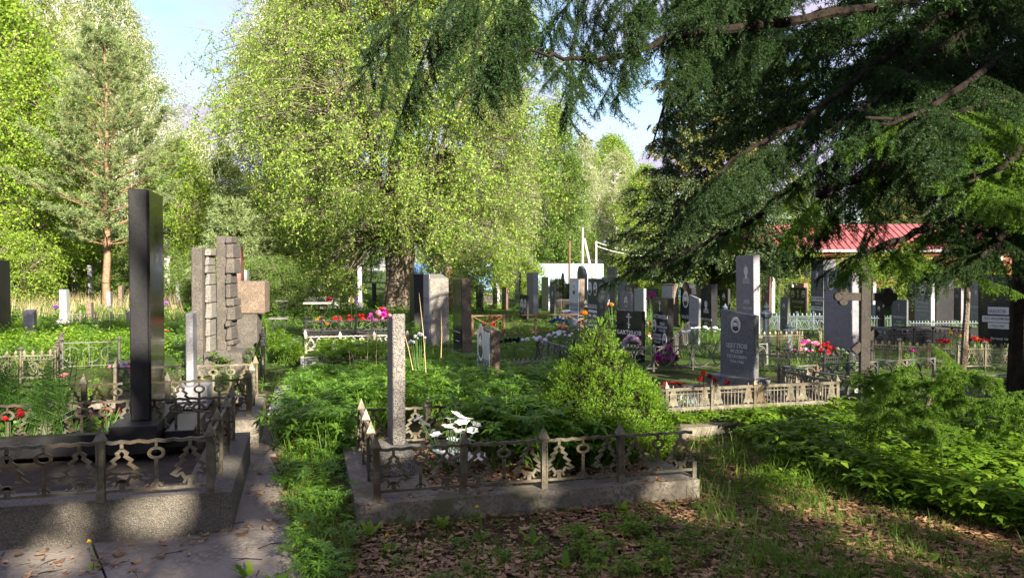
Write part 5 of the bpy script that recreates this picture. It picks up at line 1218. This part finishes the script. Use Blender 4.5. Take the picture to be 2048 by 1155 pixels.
def tpl_feather(g, n=7, h=.5):
    SEG = []; Pt = []; Ax = []
    for i in range(n):
        az = g.uniform(0, 2*pi); l = h*g.uniform(.6, 1.1); e = np.array([cos(az)*.12*l+g.normal(0, .04), sin(az)*.12*l, l]); b = np.array([g.normal(0, .05), g.normal(0, .05), 0]); SEG.append((b, e, .003, .0015))
        for k in range(34):
            t = g.uniform(.25, 1); q = b+(e-b)*t; a = g.uniform(0, 2*pi); Pt.append(q); Ax.append([cos(a), sin(a), .5])
    Pt, Ax = np.array(Pt), np.array(Ax)
    return merge([leafquads(Pt, Ax, h*.22*g.uniform(.5, 1.2, len(Pt)), .0045, g, 0), segmesh([s[0] for s in SEG], [s[1] for s in SEG], [s[2] for s in SEG], [s[3] for s in SEG], 3)])
def tpl_blades(g, n, h, w, r=.04):
    return tpl_grass(g, n, h, w, r, .7)
def tpl_dead(g):
    s = g.uniform(.022, .042); a = g.uniform(.3, .7); c = g.uniform(-.3, .45)*s
    V = np.array([[-s, 0, .2*s], [0, -s*a, c], [s, 0, .35*s], [0, s*a, c*.6], [0, 0, 0.02*s], [-.6*s, -s*a*.7, c*.7], [.6*s, -s*a*.7, c*.6], [.6*s, s*a*.65, c*.5], [-.6*s, s*a*.65, c*.8]])
    return V, np.array([[0, 5, 1, 4], [1, 6, 2, 4], [2, 7, 3, 4], [3, 8, 0, 4]])
g = np.random.default_rng(77)
tG = [tpl_grass(g, 9, .16, .005, .03) for _ in range(5)]; tGt = [tpl_grass(g, 12, .3, .006, .05, .8) for _ in range(4)]
tL = [tpl_palmate(g, 8, .44, .105) for _ in range(5)]; tGo = [tpl_goutweed(g) for _ in range(5)]; tF = [tpl_feather(g) for _ in range(4)]
tB = [tpl_bush(g, 60, .22, .4, .09) for _ in range(4)]; tS = [tpl_blades(g, 26, .45, .014, .06) for _ in range(3)]; tD = [tpl_dead(g) for _ in range(8)]
tW = [tpl_grass(g, 16, .14, .007, .05, .5) for _ in range(3)]
def inpoly(x, y, poly):
    c = np.zeros(len(x), bool); n = len(poly)
    for i in range(n):
        (x1, y1), (x2, y2) = poly[i], poly[(i+1) % n]
        k = ((y1 > y) != (y2 > y)) & (x < (x2-x1)*(y-y1)/((y2-y1) if y2 != y1 else 1e-9)+x1); c ^= k
    return c
def wpoly(px, z=0.): return [(q.x, q.y) for q in (G(a, b, z) for a, b in px)]
def rectp(c, lu, lv, ang=A0, m=0.):
    u = Vector((cos(ang), sin(ang), 0)); v = Vector((-sin(ang), cos(ang), 0)); p = c-u*m-v*m; lu += 2*m; lv += 2*m
    return [(q.x, q.y) for q in (p, p+u*lu, p+u*lu+v*lv, p+v*lv)]
SOLID = [rectp(CFL, 2.28, 1.62), rectp(P1C, 3.4, 1.75), rectp(c2-U*2.6, 2.6, 1.45), rectp(c3-U*2.6-Vv*.12, 2.66, 2.5), rectp(c4, 2.6, 1.55, R(22)), rectp(Vector((f8.x-.05, 15.55, 0)), 2.1, 1.4)]
PATH = [wpoly([(-420, 1300), (-120, 1090), (455, 1066), (478, 880), (545, 868), (560, 930), (575, 1040), (600, 1300)]), wpoly([(535, 832), (552, 775), (602, 772), (590, 826)]), wpoly([(560, 697), (563, 680), (606, 679), (606, 697)])]
def region(n, poly, excl=True, path=True, zc=0.):
    xs = [p[0] for p in poly]; ys = [p[1] for p in poly]; x = g.uniform(min(xs), max(xs), n*3); y = g.uniform(min(ys), max(ys), n*3); k = inpoly(x, y, poly)
    if excl:
        for q in SOLID: k &= ~inpoly(x, y, q)
    if path:
        for q in PATH: k &= ~inpoly(x, y, q)
    x, y = x[k][:n], y[k][:n]; return np.stack([x, y, np.full(len(x), zc)], 1)
def noise2(p, s, seed=0): return np.sin(p[:, 0]*s+seed)*np.sin(p[:, 1]*s*1.3+seed*2)+.5*np.sin(p[:, 0]*s*2.7+1+seed)*np.cos(p[:, 1]*s*2.3)
FORE = wpoly([(-300, 1300), (-300, 1100), (560, 900), (690, 880), (1400, 880), (1700, 830), (2300, 830), (2500, 1300)])
# dead leaves
pD = region(46000, FORE, path=False)
inp = np.zeros(len(pD), bool)
for q in PATH: inp |= inpoly(pD[:, 0], pD[:, 1], q)
pD_ok = (noise2(pD, 1.7, 5) > -.55) | (g.random(len(pD)) < .35); edge = (g.random(len(pD)) < .13)&(noise2(pD, 3.1, 2) > .1); pD = pD[(~inp & pD_ok) | (inp & edge)]; pD[:, 2] = .008+g.uniform(0, .02, len(pD))
pin = np.zeros(len(pD), bool)
for q in PATH: pin |= inpoly(pD[:, 0], pD[:, 1], q)
pD[pin, 2] += .03
cp = np.array(region(3000, rectp(CFL+U*.5+Vv*.2, 1.6, 1.2), excl=False)); cp[:, 2] = CZ+.0
k3 = np.array(region(600, rectp(P1C, 3.4, .3), excl=False)); k3[:, 2] = P1Z+.004; k3 = k3[noise2(k3, 5, 1) > .35]
k4 = np.array(region(500, rectp(CFL, 2.28, .3), excl=False)); k4[:, 2] = CZ+.004; k4 = k4[noise2(k4, 5, 3) > .4]
pal = np.concatenate([pD, cp, k3[:150], k4[:120]])
stuff(scatter('dead_leaves', tD, pal, g.uniform(.04, 1.0, len(pal))**.75, L_DED, g, .5), 'brown dead leaves lying over the shaded foreground soil', 'dead leaves')
# fallen twigs
tw = region(360, FORE, path=False); tw[:, 2] = .035; tt = []
for k in range(6):
    a_ = np.array([-.09, 0, 0.]); m_ = np.array([0, g.normal(0, .02), .01]); e_ = np.array([.1, g.normal(0, .03), 0.]); f_ = m_+np.array([.05, .05*g.choice([-1, 1]), .0])
    tt.append(segmesh([a_, m_, m_], [m_, e_, f_], [.003, .0025, .002], [.0025, .0012, .001], 4))
stuff(scatter('fallen_twigs', tt, tw, g.uniform(.25, .95, len(tw)), BARKD, g, .02), 'thin dark twigs fallen on litter and path', 'twigs')
g6 = np.concatenate([region(520, FORE)[:, :], region(1, FORE)])
stuff(scatter('seedlings', tGo, g6, g.uniform(.12, .4, len(g6)), L_MAP, g, .3), 'small green seedlings scattered through the dead leaves', 'seedlings')
g6 = region(120, wpoly([(585, 890), (690, 880), (712, 1100), (660, 1200), (610, 1180), (575, 980)]))
stuff(scatter('path_weeds', tL+tGo, g6, g.uniform(.3, .65, len(g6)), L_LUP, g, .2), 'weeds growing between path and front kerb', 'weeds')
# foreground grass
def clump(p, s, seed, thr): return p[noise2(p, s, seed) > thr]
g1 = clump(region(4200, FORE), 2.6, .4, .45); g2 = region(1100, FORE)
g3 = region(420, wpoly([(570, 880), (690, 870), (735, 1100), (640, 1300), (585, 1300), (560, 960)])); g4 = region(1500, wpoly([(500, 860), (560, 860), (640, 1300), (600, 1300), (570, 1000), (500, 900)]), path=False)
g5 = clump(region(1200, wpoly([(1390, 870), (1560, 860), (1900, 1100), (2048, 1300), (1300, 1300), (1420, 1000)])), 3.3, 1.5, -.1)
ga = np.concatenate([g1, g2, g3, g5])
stuff(scatter('grass', tG, ga, g.uniform(.3, .85, len(ga)), L_GRS, g, .3), 'thin green grass tufts growing through the foreground litter', 'grass')
gb = np.concatenate([clump(region(420, FORE), 2.2, 2.2, .5), clump(region(150, wpoly([(1400, 900), (1560, 900), (1800, 1180), (1400, 1180)])), 2, 1, -.3), region(35, wpoly([(590, 900), (680, 890), (700, 1150), (610, 1150)]))])
stuff(scatter('tall_grass', tGt, gb, g.uniform(.5, 1.0, len(gb)), L_GRS, g, .35), 'longer arching grass blades along kerbs and path', 'tall grass')
# goutweed at right
GP = wpoly([(1480, 885), (1700, 845), (1820, 800), (2200, 790), (2500, 1130), (2048, 1075), (1800, 1020), (1600, 950)])
go = region(2500, GP); go = go[noise2(go, 2.3, .7) > -.75]; go2 = clump(region(1500, FORE), 1.9, 3.3, .5); go = np.concatenate([go, go2])
stuff(scatter('goutweed', tGo, go, np.where(np.arange(len(go)) < len(go)-len(go2), 1, .45)*g.uniform(.4, 1.45, len(go)), L_GOU, g, .3), 'low bright goutweed carpet on the ground at the right', 'ground cover')
# lupines in the middle and left
LP = wpoly([(560, 905), (575, 790), (640, 755), (760, 750), (780, 700), (940, 720), (1080, 780), (1110, 800), (1060, 830), (820, 850), (700, 870), (690, 930), (640, 935)])
lu = region(760, LP); lu = np.concatenate([lu, region(160, wpoly([(1060, 800), (1100, 740), (1300, 800), (1310, 850)])), region(40, rectp(CFL+U*.9+Vv*1.0, .8, .35), excl=False)+[0, 0, CZ-.03], region(16, rectp(CFL+U*1.0+Vv*.4, .9, .3), excl=False)+[0, 0, CZ-.03]])
stuff(scatter('lupine_leaves', tL, lu, g.uniform(.7, 1.2, len(lu))*np.clip(1.55-lu[:, 1]*.085, .42, 1), L_LUP, g, .12), 'dense lupine foliage with star shaped leaves beside the path', 'lupines')
tg = region(1400, LP); stuff(scatter('meadow_grass', tGt, tg, g.uniform(.8, 1.5, len(tg))*np.clip(1.5-tg[:, 1]*.08, .45, 1), L_GRS, g, .2), 'tall grass mixed into the lupines before the willow', 'grass')
# the overgrown field further off
far = wpoly([(-300, 905), (520, 840), (600, 700), (1000, 745), (1050, 760), (1320, 760), (1700, 800), (2300, 800), (2300, 590), (-300, 590)])
def thin(p, k):   # denser near, sparser far
    d = p[:, 1]; return p[g.random(len(p)) < np.clip(k/d, .1, 1)]
KEEP = [rectp(f5, 3.3, 1.8), rectp(f7, 1.9, 1.4)]
fb = thin(region(9000, far), 14); 
for q in KEEP: fb = fb[~inpoly(fb[:, 0], fb[:, 1], q)]
sc = np.clip(.75+noise2(fb, .9, 1)*.3, .4, 1.2)*np.clip(fb[:, 1]/22, .55, 1.1)*np.where(fb[:, 0] < -1.0, .85, .58)
stuff(scatter('leafy_plants', tB, fb, sc, L_MAP, g, .15), 'mixed leafy perennials filling the plots between the stones', 'plants')
fl = thin(region(3400, far), 13); fl = fl[(noise2(fl, 1.1, 4) > .1)]
for q in KEEP: fl = fl[~inpoly(fl[:, 0], fl[:, 1], q)]
stuff(scatter('field_lupines', tL, fl, g.uniform(.6, 1.0, len(fl))*np.where(fl[:, 0] < -1, 1.1, .75), L_LUP, g, .15), 'lupine and peony foliage among the middle distance graves', 'plants')
fs = thin(region(2600, far), 15); fs = fs[noise2(fs, 1.6, 2) > .1]
for q in KEEP: fs = fs[~inpoly(fs[:, 0], fs[:, 1], q)]
stuff(scatter('sword_leaves', tS, fs, g.uniform(.5, 1.0, len(fs)), L_GRS, g, .15), 'sword leaved lilies and grass among the distant graves', 'plants')
dr = region(450, wpoly([(-200, 640), (360, 640), (400, 600), (-200, 598)])); stuff(scatter('dry_grass', tGt, dr, g.uniform(1.5, 3.0, len(dr)), L_DRY, g, .15), 'pale sunlit dry grass behind the left gravestones', 'dry grass')
yb = region(260, wpoly([(-200, 720), (340, 720), (330, 660), (-200, 660)])); stuff(scatter('bright_leaves', tB, yb, g.uniform(.6, 1.0, len(yb)), L_GOU, g, .15), 'sunlit yellow green perennials in the left plots', 'plants')
yb2 = np.concatenate([region(120, wpoly([(545, 720), (560, 680), (600, 690), (600, 735)])), region(150, wpoly([(640, 750), (650, 715), (780, 715), (780, 750)]))]); stuff(scatter('fresh_leaves', tL, yb2, g.uniform(.6, 1.0, len(yb2)), L_GOU, g, .15), 'light green leafy clumps beside the wreath grave', 'plants')
# feathery plants in plot one
fe = region(26, rectp(q0-U*1.5+Vv*.2, 1.35, .55), excl=False, path=False)+[0, 0, P1Z+.1]
stuff(scatter('feathery_plants', tF, fe, g.uniform(.8, 1.25, len(fe)), L_FER, g, .1), 'feathery green garden plants left of the black obelisk', 'plants')
gc_ = region(60, rectp(q0-U*1.8+Vv*.16, 1.7, .6), excl=False, path=False)+[0, 0, P1Z+.08]
stuff(scatter('low_sedum', tW, gc_, g.uniform(.4, .7, len(gc_)), L_MAP, g, .2), 'dark low ground cover in the granite framed flower bed', 'ground cover')
# silver carpet and low leaves in the bell fence plot
sv = region(420, rectp(c3-U*2.2+Vv*.5, 1.35, 1.2), excl=False)+[0, 0, .1]
stuff(scatter('silver_carpet', tW, sv, g.uniform(.7, 1.1, len(sv)), L_SIL, g, .25), 'silver grey carpet plant inside the bell fence', 'ground cover')
lv = region(190, rectp(c3-U*2.5+Vv*.0, 2.45, .35), excl=False)+[0, 0, .09]
stuff(scatter('strawberry_leaves', tGo, lv, g.uniform(.4, .7, len(lv)), L_GOU, g, .25), 'low round leaves growing along the bell fence', 'ground cover')
# yellow dry sticks among the lupines
def stick(px, yb, yt, d, dx=0, lab=''):
    a = P(px, yb, d); b_ = P(px+dx, yt, d)
    o = link('dry_stalk', MB().tube([a, a.lerp(b_, .5)+Vector((.01, 0, 0)), b_], .0045, 5, .003).mesh('dry_stalk', STEM)); tag(o, lab, 'dry stalk')
for i, (px, yb, yt, d, dx, lab) in enumerate([(733, 740, 655, 11.5, 3, 'thin dry stalk rising left before the wreaths'), (752, 745, 625, 11.3, 0, 'tall dry stalk just left of the granite pillar'), (700, 760, 700, 10.8, -2, 'short thick dry stalk among the lupines'), (715, 750, 700, 10.8, -14, 'leaning dry stalk among the lupines'),
        (826, 740, 650, 9.5, -22, 'leaning dry stalk right of the granite pillar'), (852, 745, 585, 9.2, -14, 'tall dry stalk with a fluffy head by the pitted slab'), (882, 715, 620, 9.3, 0, 'dry stalk before the pitted grey slab'), (1925, 745, 700, 8.0, 12, 'bent dry stalk before the silver fence')]):
    stick(px, yb, yt, d, dx, lab)

# ------------------------------------------------------------------ flowers
def fmat(n, c, c2=None): return mat(n, c, c2 or c, 30, .6)
FR = fmat('red_petal', (.55, .01, .015), (.7, .03, .03)); FM = fmat('magenta_petal', (.42, .02, .28), (.6, .05, .42)); FPK = fmat('pink_petal', (.75, .22, .36), (.85, .4, .5)); FLP = fmat('pale_pink_petal', (.7, .5, .66), (.85, .7, .8))
FO = fmat('orange_petal', (.8, .18, .01), (.9, .35, .02)); FY = fmat('yellow_petal', (.85, .6, .02)); FW = fmat('white_petal', (.78, .79, .84), (.88, .88, .88)); FPE = fmat('peach_petal', (.8, .42, .3), (.85, .55, .42)); FPU = fmat('purple_petal', (.25, .06, .4), (.4, .15, .55))
FBL = fmat('blue_petal', (.03, .07, .5), (.08, .15, .6)); FDR = fmat('dark_red_petal', (.25, .005, .02), (.4, .01, .03)); FG = fmat('pale_green_petal', (.4, .55, .3), (.55, .68, .45)); FLG = fmat('lime_throat', (.35, .7, .15))
BLM = {}
def bloom_me(kind, m):
    k = (kind, m.name)
    if k in BLM: return BLM[k]
    r = np.random.default_rng(len(BLM)); V = []; F = []
    rings = {'rose': [(1, .15, 7), (.75, .55, 6), (.45, .9, 5), (.2, 1.05, 4)], 'lily': [(1.5, .35, 6)], 'daisy': [(1, .1, 12), (.6, .3, 8)], 'tulip': [(.42, 1.6, 6)], 'puff': [(1, .1, 9), (.85, .5, 9), (.6, .85, 7), (.3, 1.05, 5)]}[kind]
    for ri, (rad, up, n) in enumerate(rings):
        for i in range(n):
            a = 2*pi*i/n+ri*.5+r.uniform(-.1, .1); w = pi/n*1.25*rad if kind != 'lily' else .55
            d = np.array([cos(a), sin(a), 0]); p = np.array([-sin(a), cos(a), 0]); o = len(V)
            if kind == 'tulip': V += [d*.12, d*.5+p*.32+[0, 0, .6], d*.36+p*.05+[0, 0, 1.5], d*.5-p*.32+[0, 0, .6]]
            else: V += [d*.05, d*rad*.65+p*w+[0, 0, up*.7+.12], d*rad+[0, 0, up+r.uniform(-.1, .12)], d*rad*.65-p*w+[0, 0, up*.7+.12]]
            F.append((o, o+1, o+2, o+3))
    BLM[k] = np_mesh('bloom', np.array(V), np.array(F), m); return BLM[k]
def flower(name, label, loc, blooms, stem_h=.2, leaf=True, cat=None, group=None, leafm=None):
    """blooms: (dx, dy, dz, radius, kind, material)"""
    t = thing(name, label, cat or name.replace('_', ' '), loc, 0, group)
    sb = MB()
    for b in blooms:
        dx, dy, dz, r, kd, m = b
        sb.tube([(dx*.25, dy*.25, 0), (dx*.7, dy*.7, dz*.6), (dx, dy, dz)], .004, 4)
        M = Matrix.Translation((dx, dy, dz)) @ Euler((rnd.uniform(-.35, .7), rnd.uniform(-.5, .5), rnd.uniform(0, 6))).to_matrix().to_4x4() @ Matrix.Scale(r, 4)
        link('bloom', bloom_me(kd, m), t, mat4=M)
    link('stems', sb.mesh('stems', GSTEM), t)
    if leaf:
        hh = max(.08, np.mean([b[2] for b in blooms])); rr = max(.06, max(abs(b[0]) for b in blooms)*.8)
        gg = np.random.default_rng(int(abs(loc[0]*100))+3); V, F = tpl_bush(gg, int(26+rr*90), rr, hh*.9, .07, .4, .4); link('leaves', np_mesh('leaves', V, F, leafm or L_MAP), t)
    return t
def bunch(n, rx, ry, z0, z1, r, kinds):
    o = []
    for i in range(n):
        a = rnd.uniform(0, 2*pi); q = math.sqrt(rnd.random()); k = rnd.choice(kinds); o.append((rx*q*cos(a), ry*q*sin(a), z0+(z1-z0)*(1-q*q)*rnd.uniform(.8, 1.1), r*rnd.uniform(.8, 1.2), k[0], k[1]))
    return o
def fl_at(px, py, d, z=None):   # where a bouquet stands when its middle shows at px, py
    q = P(px, py, d); return q
def fx(name, label, px, py, d, zbase, n, rx, r, kinds, sp=.5, leafm=None, spread=.1):
    q = P(px, py, d); h = q.z-zbase; return flower(name, label, (q.x, q.y, zbase), bunch(n, rx, rx*sp+.03, h-spread, h+spread, r, kinds), leafm=leafm)
# white lilies, near
q = P(905, 885, 5.55); lb = []
for (px, py, r) in [(848, 848, .028), (862, 862, .026), (872, 870, .024), (838, 838, .024), (915, 832, .032), (925, 845, .03), (905, 850, .03), (895, 855, .028), (912, 865, .028), (928, 862, .03), (945, 862, .026), (952, 850, .024), (940, 880, .024), (905, 880, .026), (918, 900, .026), (898, 908, .03), (880, 920, .028), (888, 912, .03), (935, 915, .026), (960, 912, .026), (920, 922, .026), (955, 905, .022), (900, 925, .03), (912, 915, .03), (930, 925, .026), (875, 905, .026), (950, 915, .024), (900, 838, .024), (935, 838, .024)]:
    w = P(px, py, 5.5+rnd.uniform(-.08, .08)); lb.append((w.x-q.x, w.y-5.55, w.z-CZ, r*1.25, 'lily', FW))
fw = flower('lily_bouquet', 'white artificial lilies in the middle of the spruce plot', (q.x, 5.55, CZ), lb, leaf=True)
for k in (15, 17, 18): dx, dy, dz = lb[k][:3]; link('throat', bloom_me('daisy', FLG), fw, mat4=Matrix.Translation((dx, dy-.01, dz+.004)) @ Matrix.Scale(.009, 4))
# tulips behind the bell fence
tul = [(1407, 746, 'upright red tulip, tallest of the three near the slanted stone'), (1398, 757, 'leaning red tulip at the left of the tulip group'), (1419, 752, 'dark red tulip in the middle of the tulip group'), (1429, 760, 'red tulip at the right of the tulip group'), (1449, 761, 'red tulip bent far right before the plinth')]
for px, py, lab in tul:
    d = 8.6; q = P(px, py+6, d); bx = {1449: -.09, 1398: .03}.get(px, .0)
    t = thing('tulip', lab, 'tulip', (q.x+bx, d, .1)); h = q.z-.1
    link('stem', MB().tube([(0, 0, 0), (-bx*.4, 0, h*.6), (-bx, 0, h)], .005, 5).mesh('stem', GSTEM), t)
    m = Matrix.Translation((-bx, 0, h)) @ Euler((rnd.uniform(-.1, .3), (-.9 if bx < 0 else -.3 if bx > 0 else .1)*-1, 0)).to_matrix().to_4x4() @ Matrix.Scale(.05, 4)
    link('bloom', bloom_me('tulip', FR if px != 1419 else FDR), t, mat4=m)
    V, F = tpl_blades(np.random.default_rng(px), 3, .22, .03, .01); link('leaf', np_mesh('leaf', V, F, L_MAP), t)
fx('red_carnations', 'bunch of bright red flowers behind the bell fence', 1346, 771, 8.2, .1, 12, .14, .028, [('rose', FR)], spread=.02)
fx('flower_wreath', 'large pink and red bouquet left of the purple grey stone', 1620, 693, 11.9, .05, 20, .24, .04, [('rose', FPK), ('rose', FM), ('rose', FLP)], spread=.09)
fx('red_lilies', 'dark red lily bunch right of the pink bouquet', 1652, 697, 11.8, .05, 15, .18, .045, [('rose', FR), ('rose', FDR)], spread=.08)
fx('pale_roses', 'pale green roses at the foot of the purple grey stone', 1680, 706, 11.6, .05, 9, .13, .04, [('rose', FG)], spread=.06)
fx('magenta_bouquet', 'magenta artificial bouquet behind the dark ring fence', 1332, 715, 12.0, .05, 34, .22, .045, [('puff', FM)], spread=.16)
fx('peony', 'large pale lilac peony before the wide black gravestone', 1263, 680, 11.9, .1, 14, .11, .055, [('puff', FLP)], spread=.05)
fx('peach_rose', 'two peach roses behind the corner of the ring fence', 1124, 656, 13.6, .05, 4, .1, .06, [('rose', FPE)], spread=.03)
fx('white_peonies', 'creamy white peonies inside the dark ring fence', 1125, 670, 13.0, .05, 12, .26, .045, [('rose', FW)], spread=.04)
fx('white_pompoms', 'white and blue pompom flowers at the ring fence corner', 1068, 680, 13.1, .05, 9, .22, .05, [('puff', FW)], spread=.03)
fx('dark_pompoms', 'dark faded pompom flowers left of the white ones', 1024, 682, 13.2, .05, 9, .2, .05, [('puff', METK)], spread=.03)
fx('blue_flowers', 'deep blue flowers behind the rusty lattice fence', 1118, 642, 17.6, .05, 8, .22, .05, [('rose', FBL)], spread=.04)
fx('white_lilies', 'white lilies below the silver fronted stone', 1140, 630, 20, .05, 12, .25, .07, [('lily', FW)], spread=.1)
fx('orange_rose', 'orange roses right of the silver fronted stone', 1171, 628, 19, .05, 4, .08, .07, [('rose', FO)], spread=.03)
fx('white_red_flowers', 'white and red flowers at the right end of the lattice fence', 1162, 648, 17, .05, 10, .2, .05, [('rose', FW), ('rose', FR)], spread=.05)
fx('red_garland', 'red flowers hanging behind the rusty lattice fence', 986, 643, 18.8, .05, 12, .3, .05, [('rose', FR)], spread=.1)
fx('orange_bouquet', 'orange and yellow bouquet at the left end of the black kerb', 641, 645, 15.75, .3, 12, .18, .04, [('rose', FO), ('rose', FY)], spread=.07)
fx('red_wreath', 'red rose wreath lying on the black kerbed grave', 706, 637, 16.3, .3, 24, .5, .055, [('rose', FR), ('rose', FR), ('rose', FDR)], spread=.08)
fx('purple_bouquet', 'big purple and red bouquet at the right end of the wreaths', 762, 633, 16.3, .3, 26, .27, .07, [('puff', FM), ('puff', FDR), ('rose', FPK)], spread=.13)
fx('yellow_bloom', 'single yellow bloom on top of the purple bouquet', 762, 617, 16.4, .3, 3, .08, .06, [('daisy', FY)], spread=.01)
fx('white_roses', 'small white roses between the granite pillar and pitted slab', 840, 678, 10.2, .0, 10, .14, .028, [('rose', FW)], spread=.06)
fx('orchid', 'purple orchid right of the larch shaded stones', 1302, 592, 19, .0, 12, .14, .05, [('rose', FM)], spread=.14)
fx('orange_poppies', 'two orange blossoms behind the wide black gravestone', 1228, 610, 19, .0, 3, .16, .05, [('rose', FO)], spread=.02)
fx('pink_peonies', 'pink and white peonies left of the black obelisk', 243, 738, 8.6, .2, 11, .18, .042, [('puff', FPK), ('puff', FLP)], spread=.08)
fx('pink_rose', 'single pink rose above the feathery plants', 127, 752, 7.5, .2, 2, .03, .035, [('rose', FPK)], spread=.01)
fx('red_roses', 'artificial red roses at the far left in the front plot', 14, 826, 5.6, P1Z+.1, 7, .13, .03, [('rose', FR), ('rose', FDR)], spread=.04)
fx('red_buds', 'small red flower buds right of the feathery plants', 212, 822, 5.75, P1Z+.1, 16, .16, .011, [('puff', FR)], spread=.06)
fx('red_berries', 'small red blossoms low among the feathery stems', 150, 842, 5.8, P1Z+.1, 12, .24, .009, [('puff', FR)], spread=.05)
fx('orange_red_flowers', 'red and orange wreath under the big black stone', 1955, 680, 13.4, .1, 13, .24, .045, [('rose', FR), ('rose', FO)], spread=.03)
fx('yellow_violets', 'yellow and violet flowers before the black slab kerb', 1905, 668, 13.6, .1, 12, .18, .035, [('rose', FY), ('rose', FPU)], spread=.06)
fx('red_blossoms', 'red blossoms left of the sapling stem', 1887, 683, 13.0, .1, 7, .12, .04, [('rose', FR)], spread=.04)
fx('pink_tulip', 'tiny pink flower before the silver cast fence', 1822, 702, 12.0, .05, 3, .04, .03, [('rose', FM)], spread=.01)
fx('white_cluster', 'white flowers in the raised grey kerb at left', 625, 580, 33, .4, 12, .3, .1, [('rose', FW)], spread=.1)
fx('red_cluster', 'row of red flowers in the raised grey kerb', 572, 580, 33, .4, 12, .6, .07, [('rose', FR)], spread=.05)
fx('coral_flower', 'coral red bloom beside the slender grey pillar', 661, 600, 24, 0, 4, .1, .07, [('rose', FR)], spread=.02)
fx('lilac_flowers', 'pale lilac flowers left of the black obelisk far back', 315, 602, 30, 0, 14, .5, .09, [('puff', FLP), ('puff', FPU)], spread=.15)
fx('thistle', 'violet thistle left of the pale blue pillar', 110, 616, 20, 0, 3, .06, .06, [('puff', FPU)], spread=.02)
fx('red_lily_pair', 'orange red lily reflected beside the obelisk', 322, 668, 8.2, 0, 3, .07, .05, [('lily', FR)], spread=.03)
fx('colourful_mix', 'peach and red flowers between the two black gravestones', 1293, 660, 15.5, 0, 22, .25, .04, [('rose', FPE), ('rose', FO), ('rose', FW), ('rose', FR)], spread=.2)
fx('pale_daisies', 'pale white flowers left of the slanted gravestone', 1410, 660, 14, 0, 26, .45, .045, [('daisy', FW)], spread=.06)
# lupine spikes
def spike(px, py0, py1, d, m, lab):
    a = P(px, py0, d); b_ = P(px, py1, d); t = thing('lupine_flower', lab, 'flower', (a.x, d, 0))
    link('stem', MB().tube([(0, 0, 0), (0, 0, b_.z)], .008, 5).mesh('stem', GSTEM), t); gg = np.random.default_rng(px); n = 90; lo, hi = min(a.z, b_.z), max(a.z, b_.z)
    z = gg.uniform(lo, hi, n); r = .045*(1-(z-lo)/(hi-lo)*.7); az = gg.uniform(0, 2*pi, n); Q = np.stack([r*np.cos(az)*.4, r*np.sin(az)*.4, z], 1); A = np.stack([np.cos(az), np.sin(az), .4+0*az], 1); link('blossoms', np_mesh('blossoms', *leafquads(Q, A, r, .03, gg), m), t)
spike(703, 607, 590, 20, FY, 'yellow lupine spike left of the slender pillar'); spike(712, 607, 589, 20, FPU, 'violet lupine spike touching the slender pillar')
# dandelions and broad leaves in front
def dandelion(px, py, hpx, lab, fl=True):
    q = G(px, py); t = thing('dandelion', lab, 'dandelion', q); h = hpx/FP*q.y
    if fl:
        link('stem', MB().tube([(0, 0, 0), (.01, 0, h*.6), (-.015, 0, h)], .003, 5).mesh('stem', GSTEM), t)
        link('bloom', bloom_me('puff', FY), t, mat4=Matrix.Translation((-.015, 0, h)) @ Matrix.Scale(.013, 4))
    V = []; F = []
    gg = np.random.default_rng(px)
    for k in range(6):
        az = gg.uniform(0, 2*pi); d = np.array([cos(az), sin(az), 0]); p = np.array([-sin(az), cos(az), 0]); l = .12*gg.uniform(.6, 1.1)*(1.2 if not fl else .8); o = len(V)
        for j in range(8): tt = j/7; w = .018*(sin(pi*min(1, tt*.9+.08)))*(1.25 if j % 2 else .6); c = d*l*tt*.65+np.array([0, 0, l*(tt*.95-.35*tt**2)]); V += [c-p*w, c+p*w]
        F += [(o+2*j, o+2*j+1, o+2*j+3, o+2*j+2) for j in range(7)]
    link('leaves', np_mesh('leaves', np.array(V), np.array(F), L_GOU), t)
for a in [(960, 1085, 72, 'dandelion with one yellow bloom before the plot kerb'), (780, 1110, 40, 'dandelion with a short stem at the left of the litter'), (1780, 1010, 22, 'yellow dandelion in the goutweed at the right'), (185, 1150, 68, 'tall thin dandelion on the path slab bottom left'), (615, 1070, 20, 'dandelion at the right edge of the path'), (1330, 1150, 30, 'small dandelion near the bottom edge')]: dandelion(*a)
for a in [(1065, 1090, 40, 'broad toothed leaves before the middle of the kerb'), (885, 1060, 40, 'long toothed leaf leaning on the kerb front'), (1245, 1030, 40, 'upright leaf clump touching the kerb under the fence'), (500, 1165, 40, 'leaf rosette on the path edge at the bottom'), (740, 1075, 40, 'leaf rosette at the left kerb corner'), (1480, 985, 40, 'sunlit leaf rosette right of the kerb end'), (1130, 1140, 40, 'leaf rosette at the bottom centre'), (700, 1150, 40, 'leaf rosette in the lower left grass'), (560, 1175, 40, 'leaf rosette between path slabs at the bottom')]: dandelion(*a, fl=False)
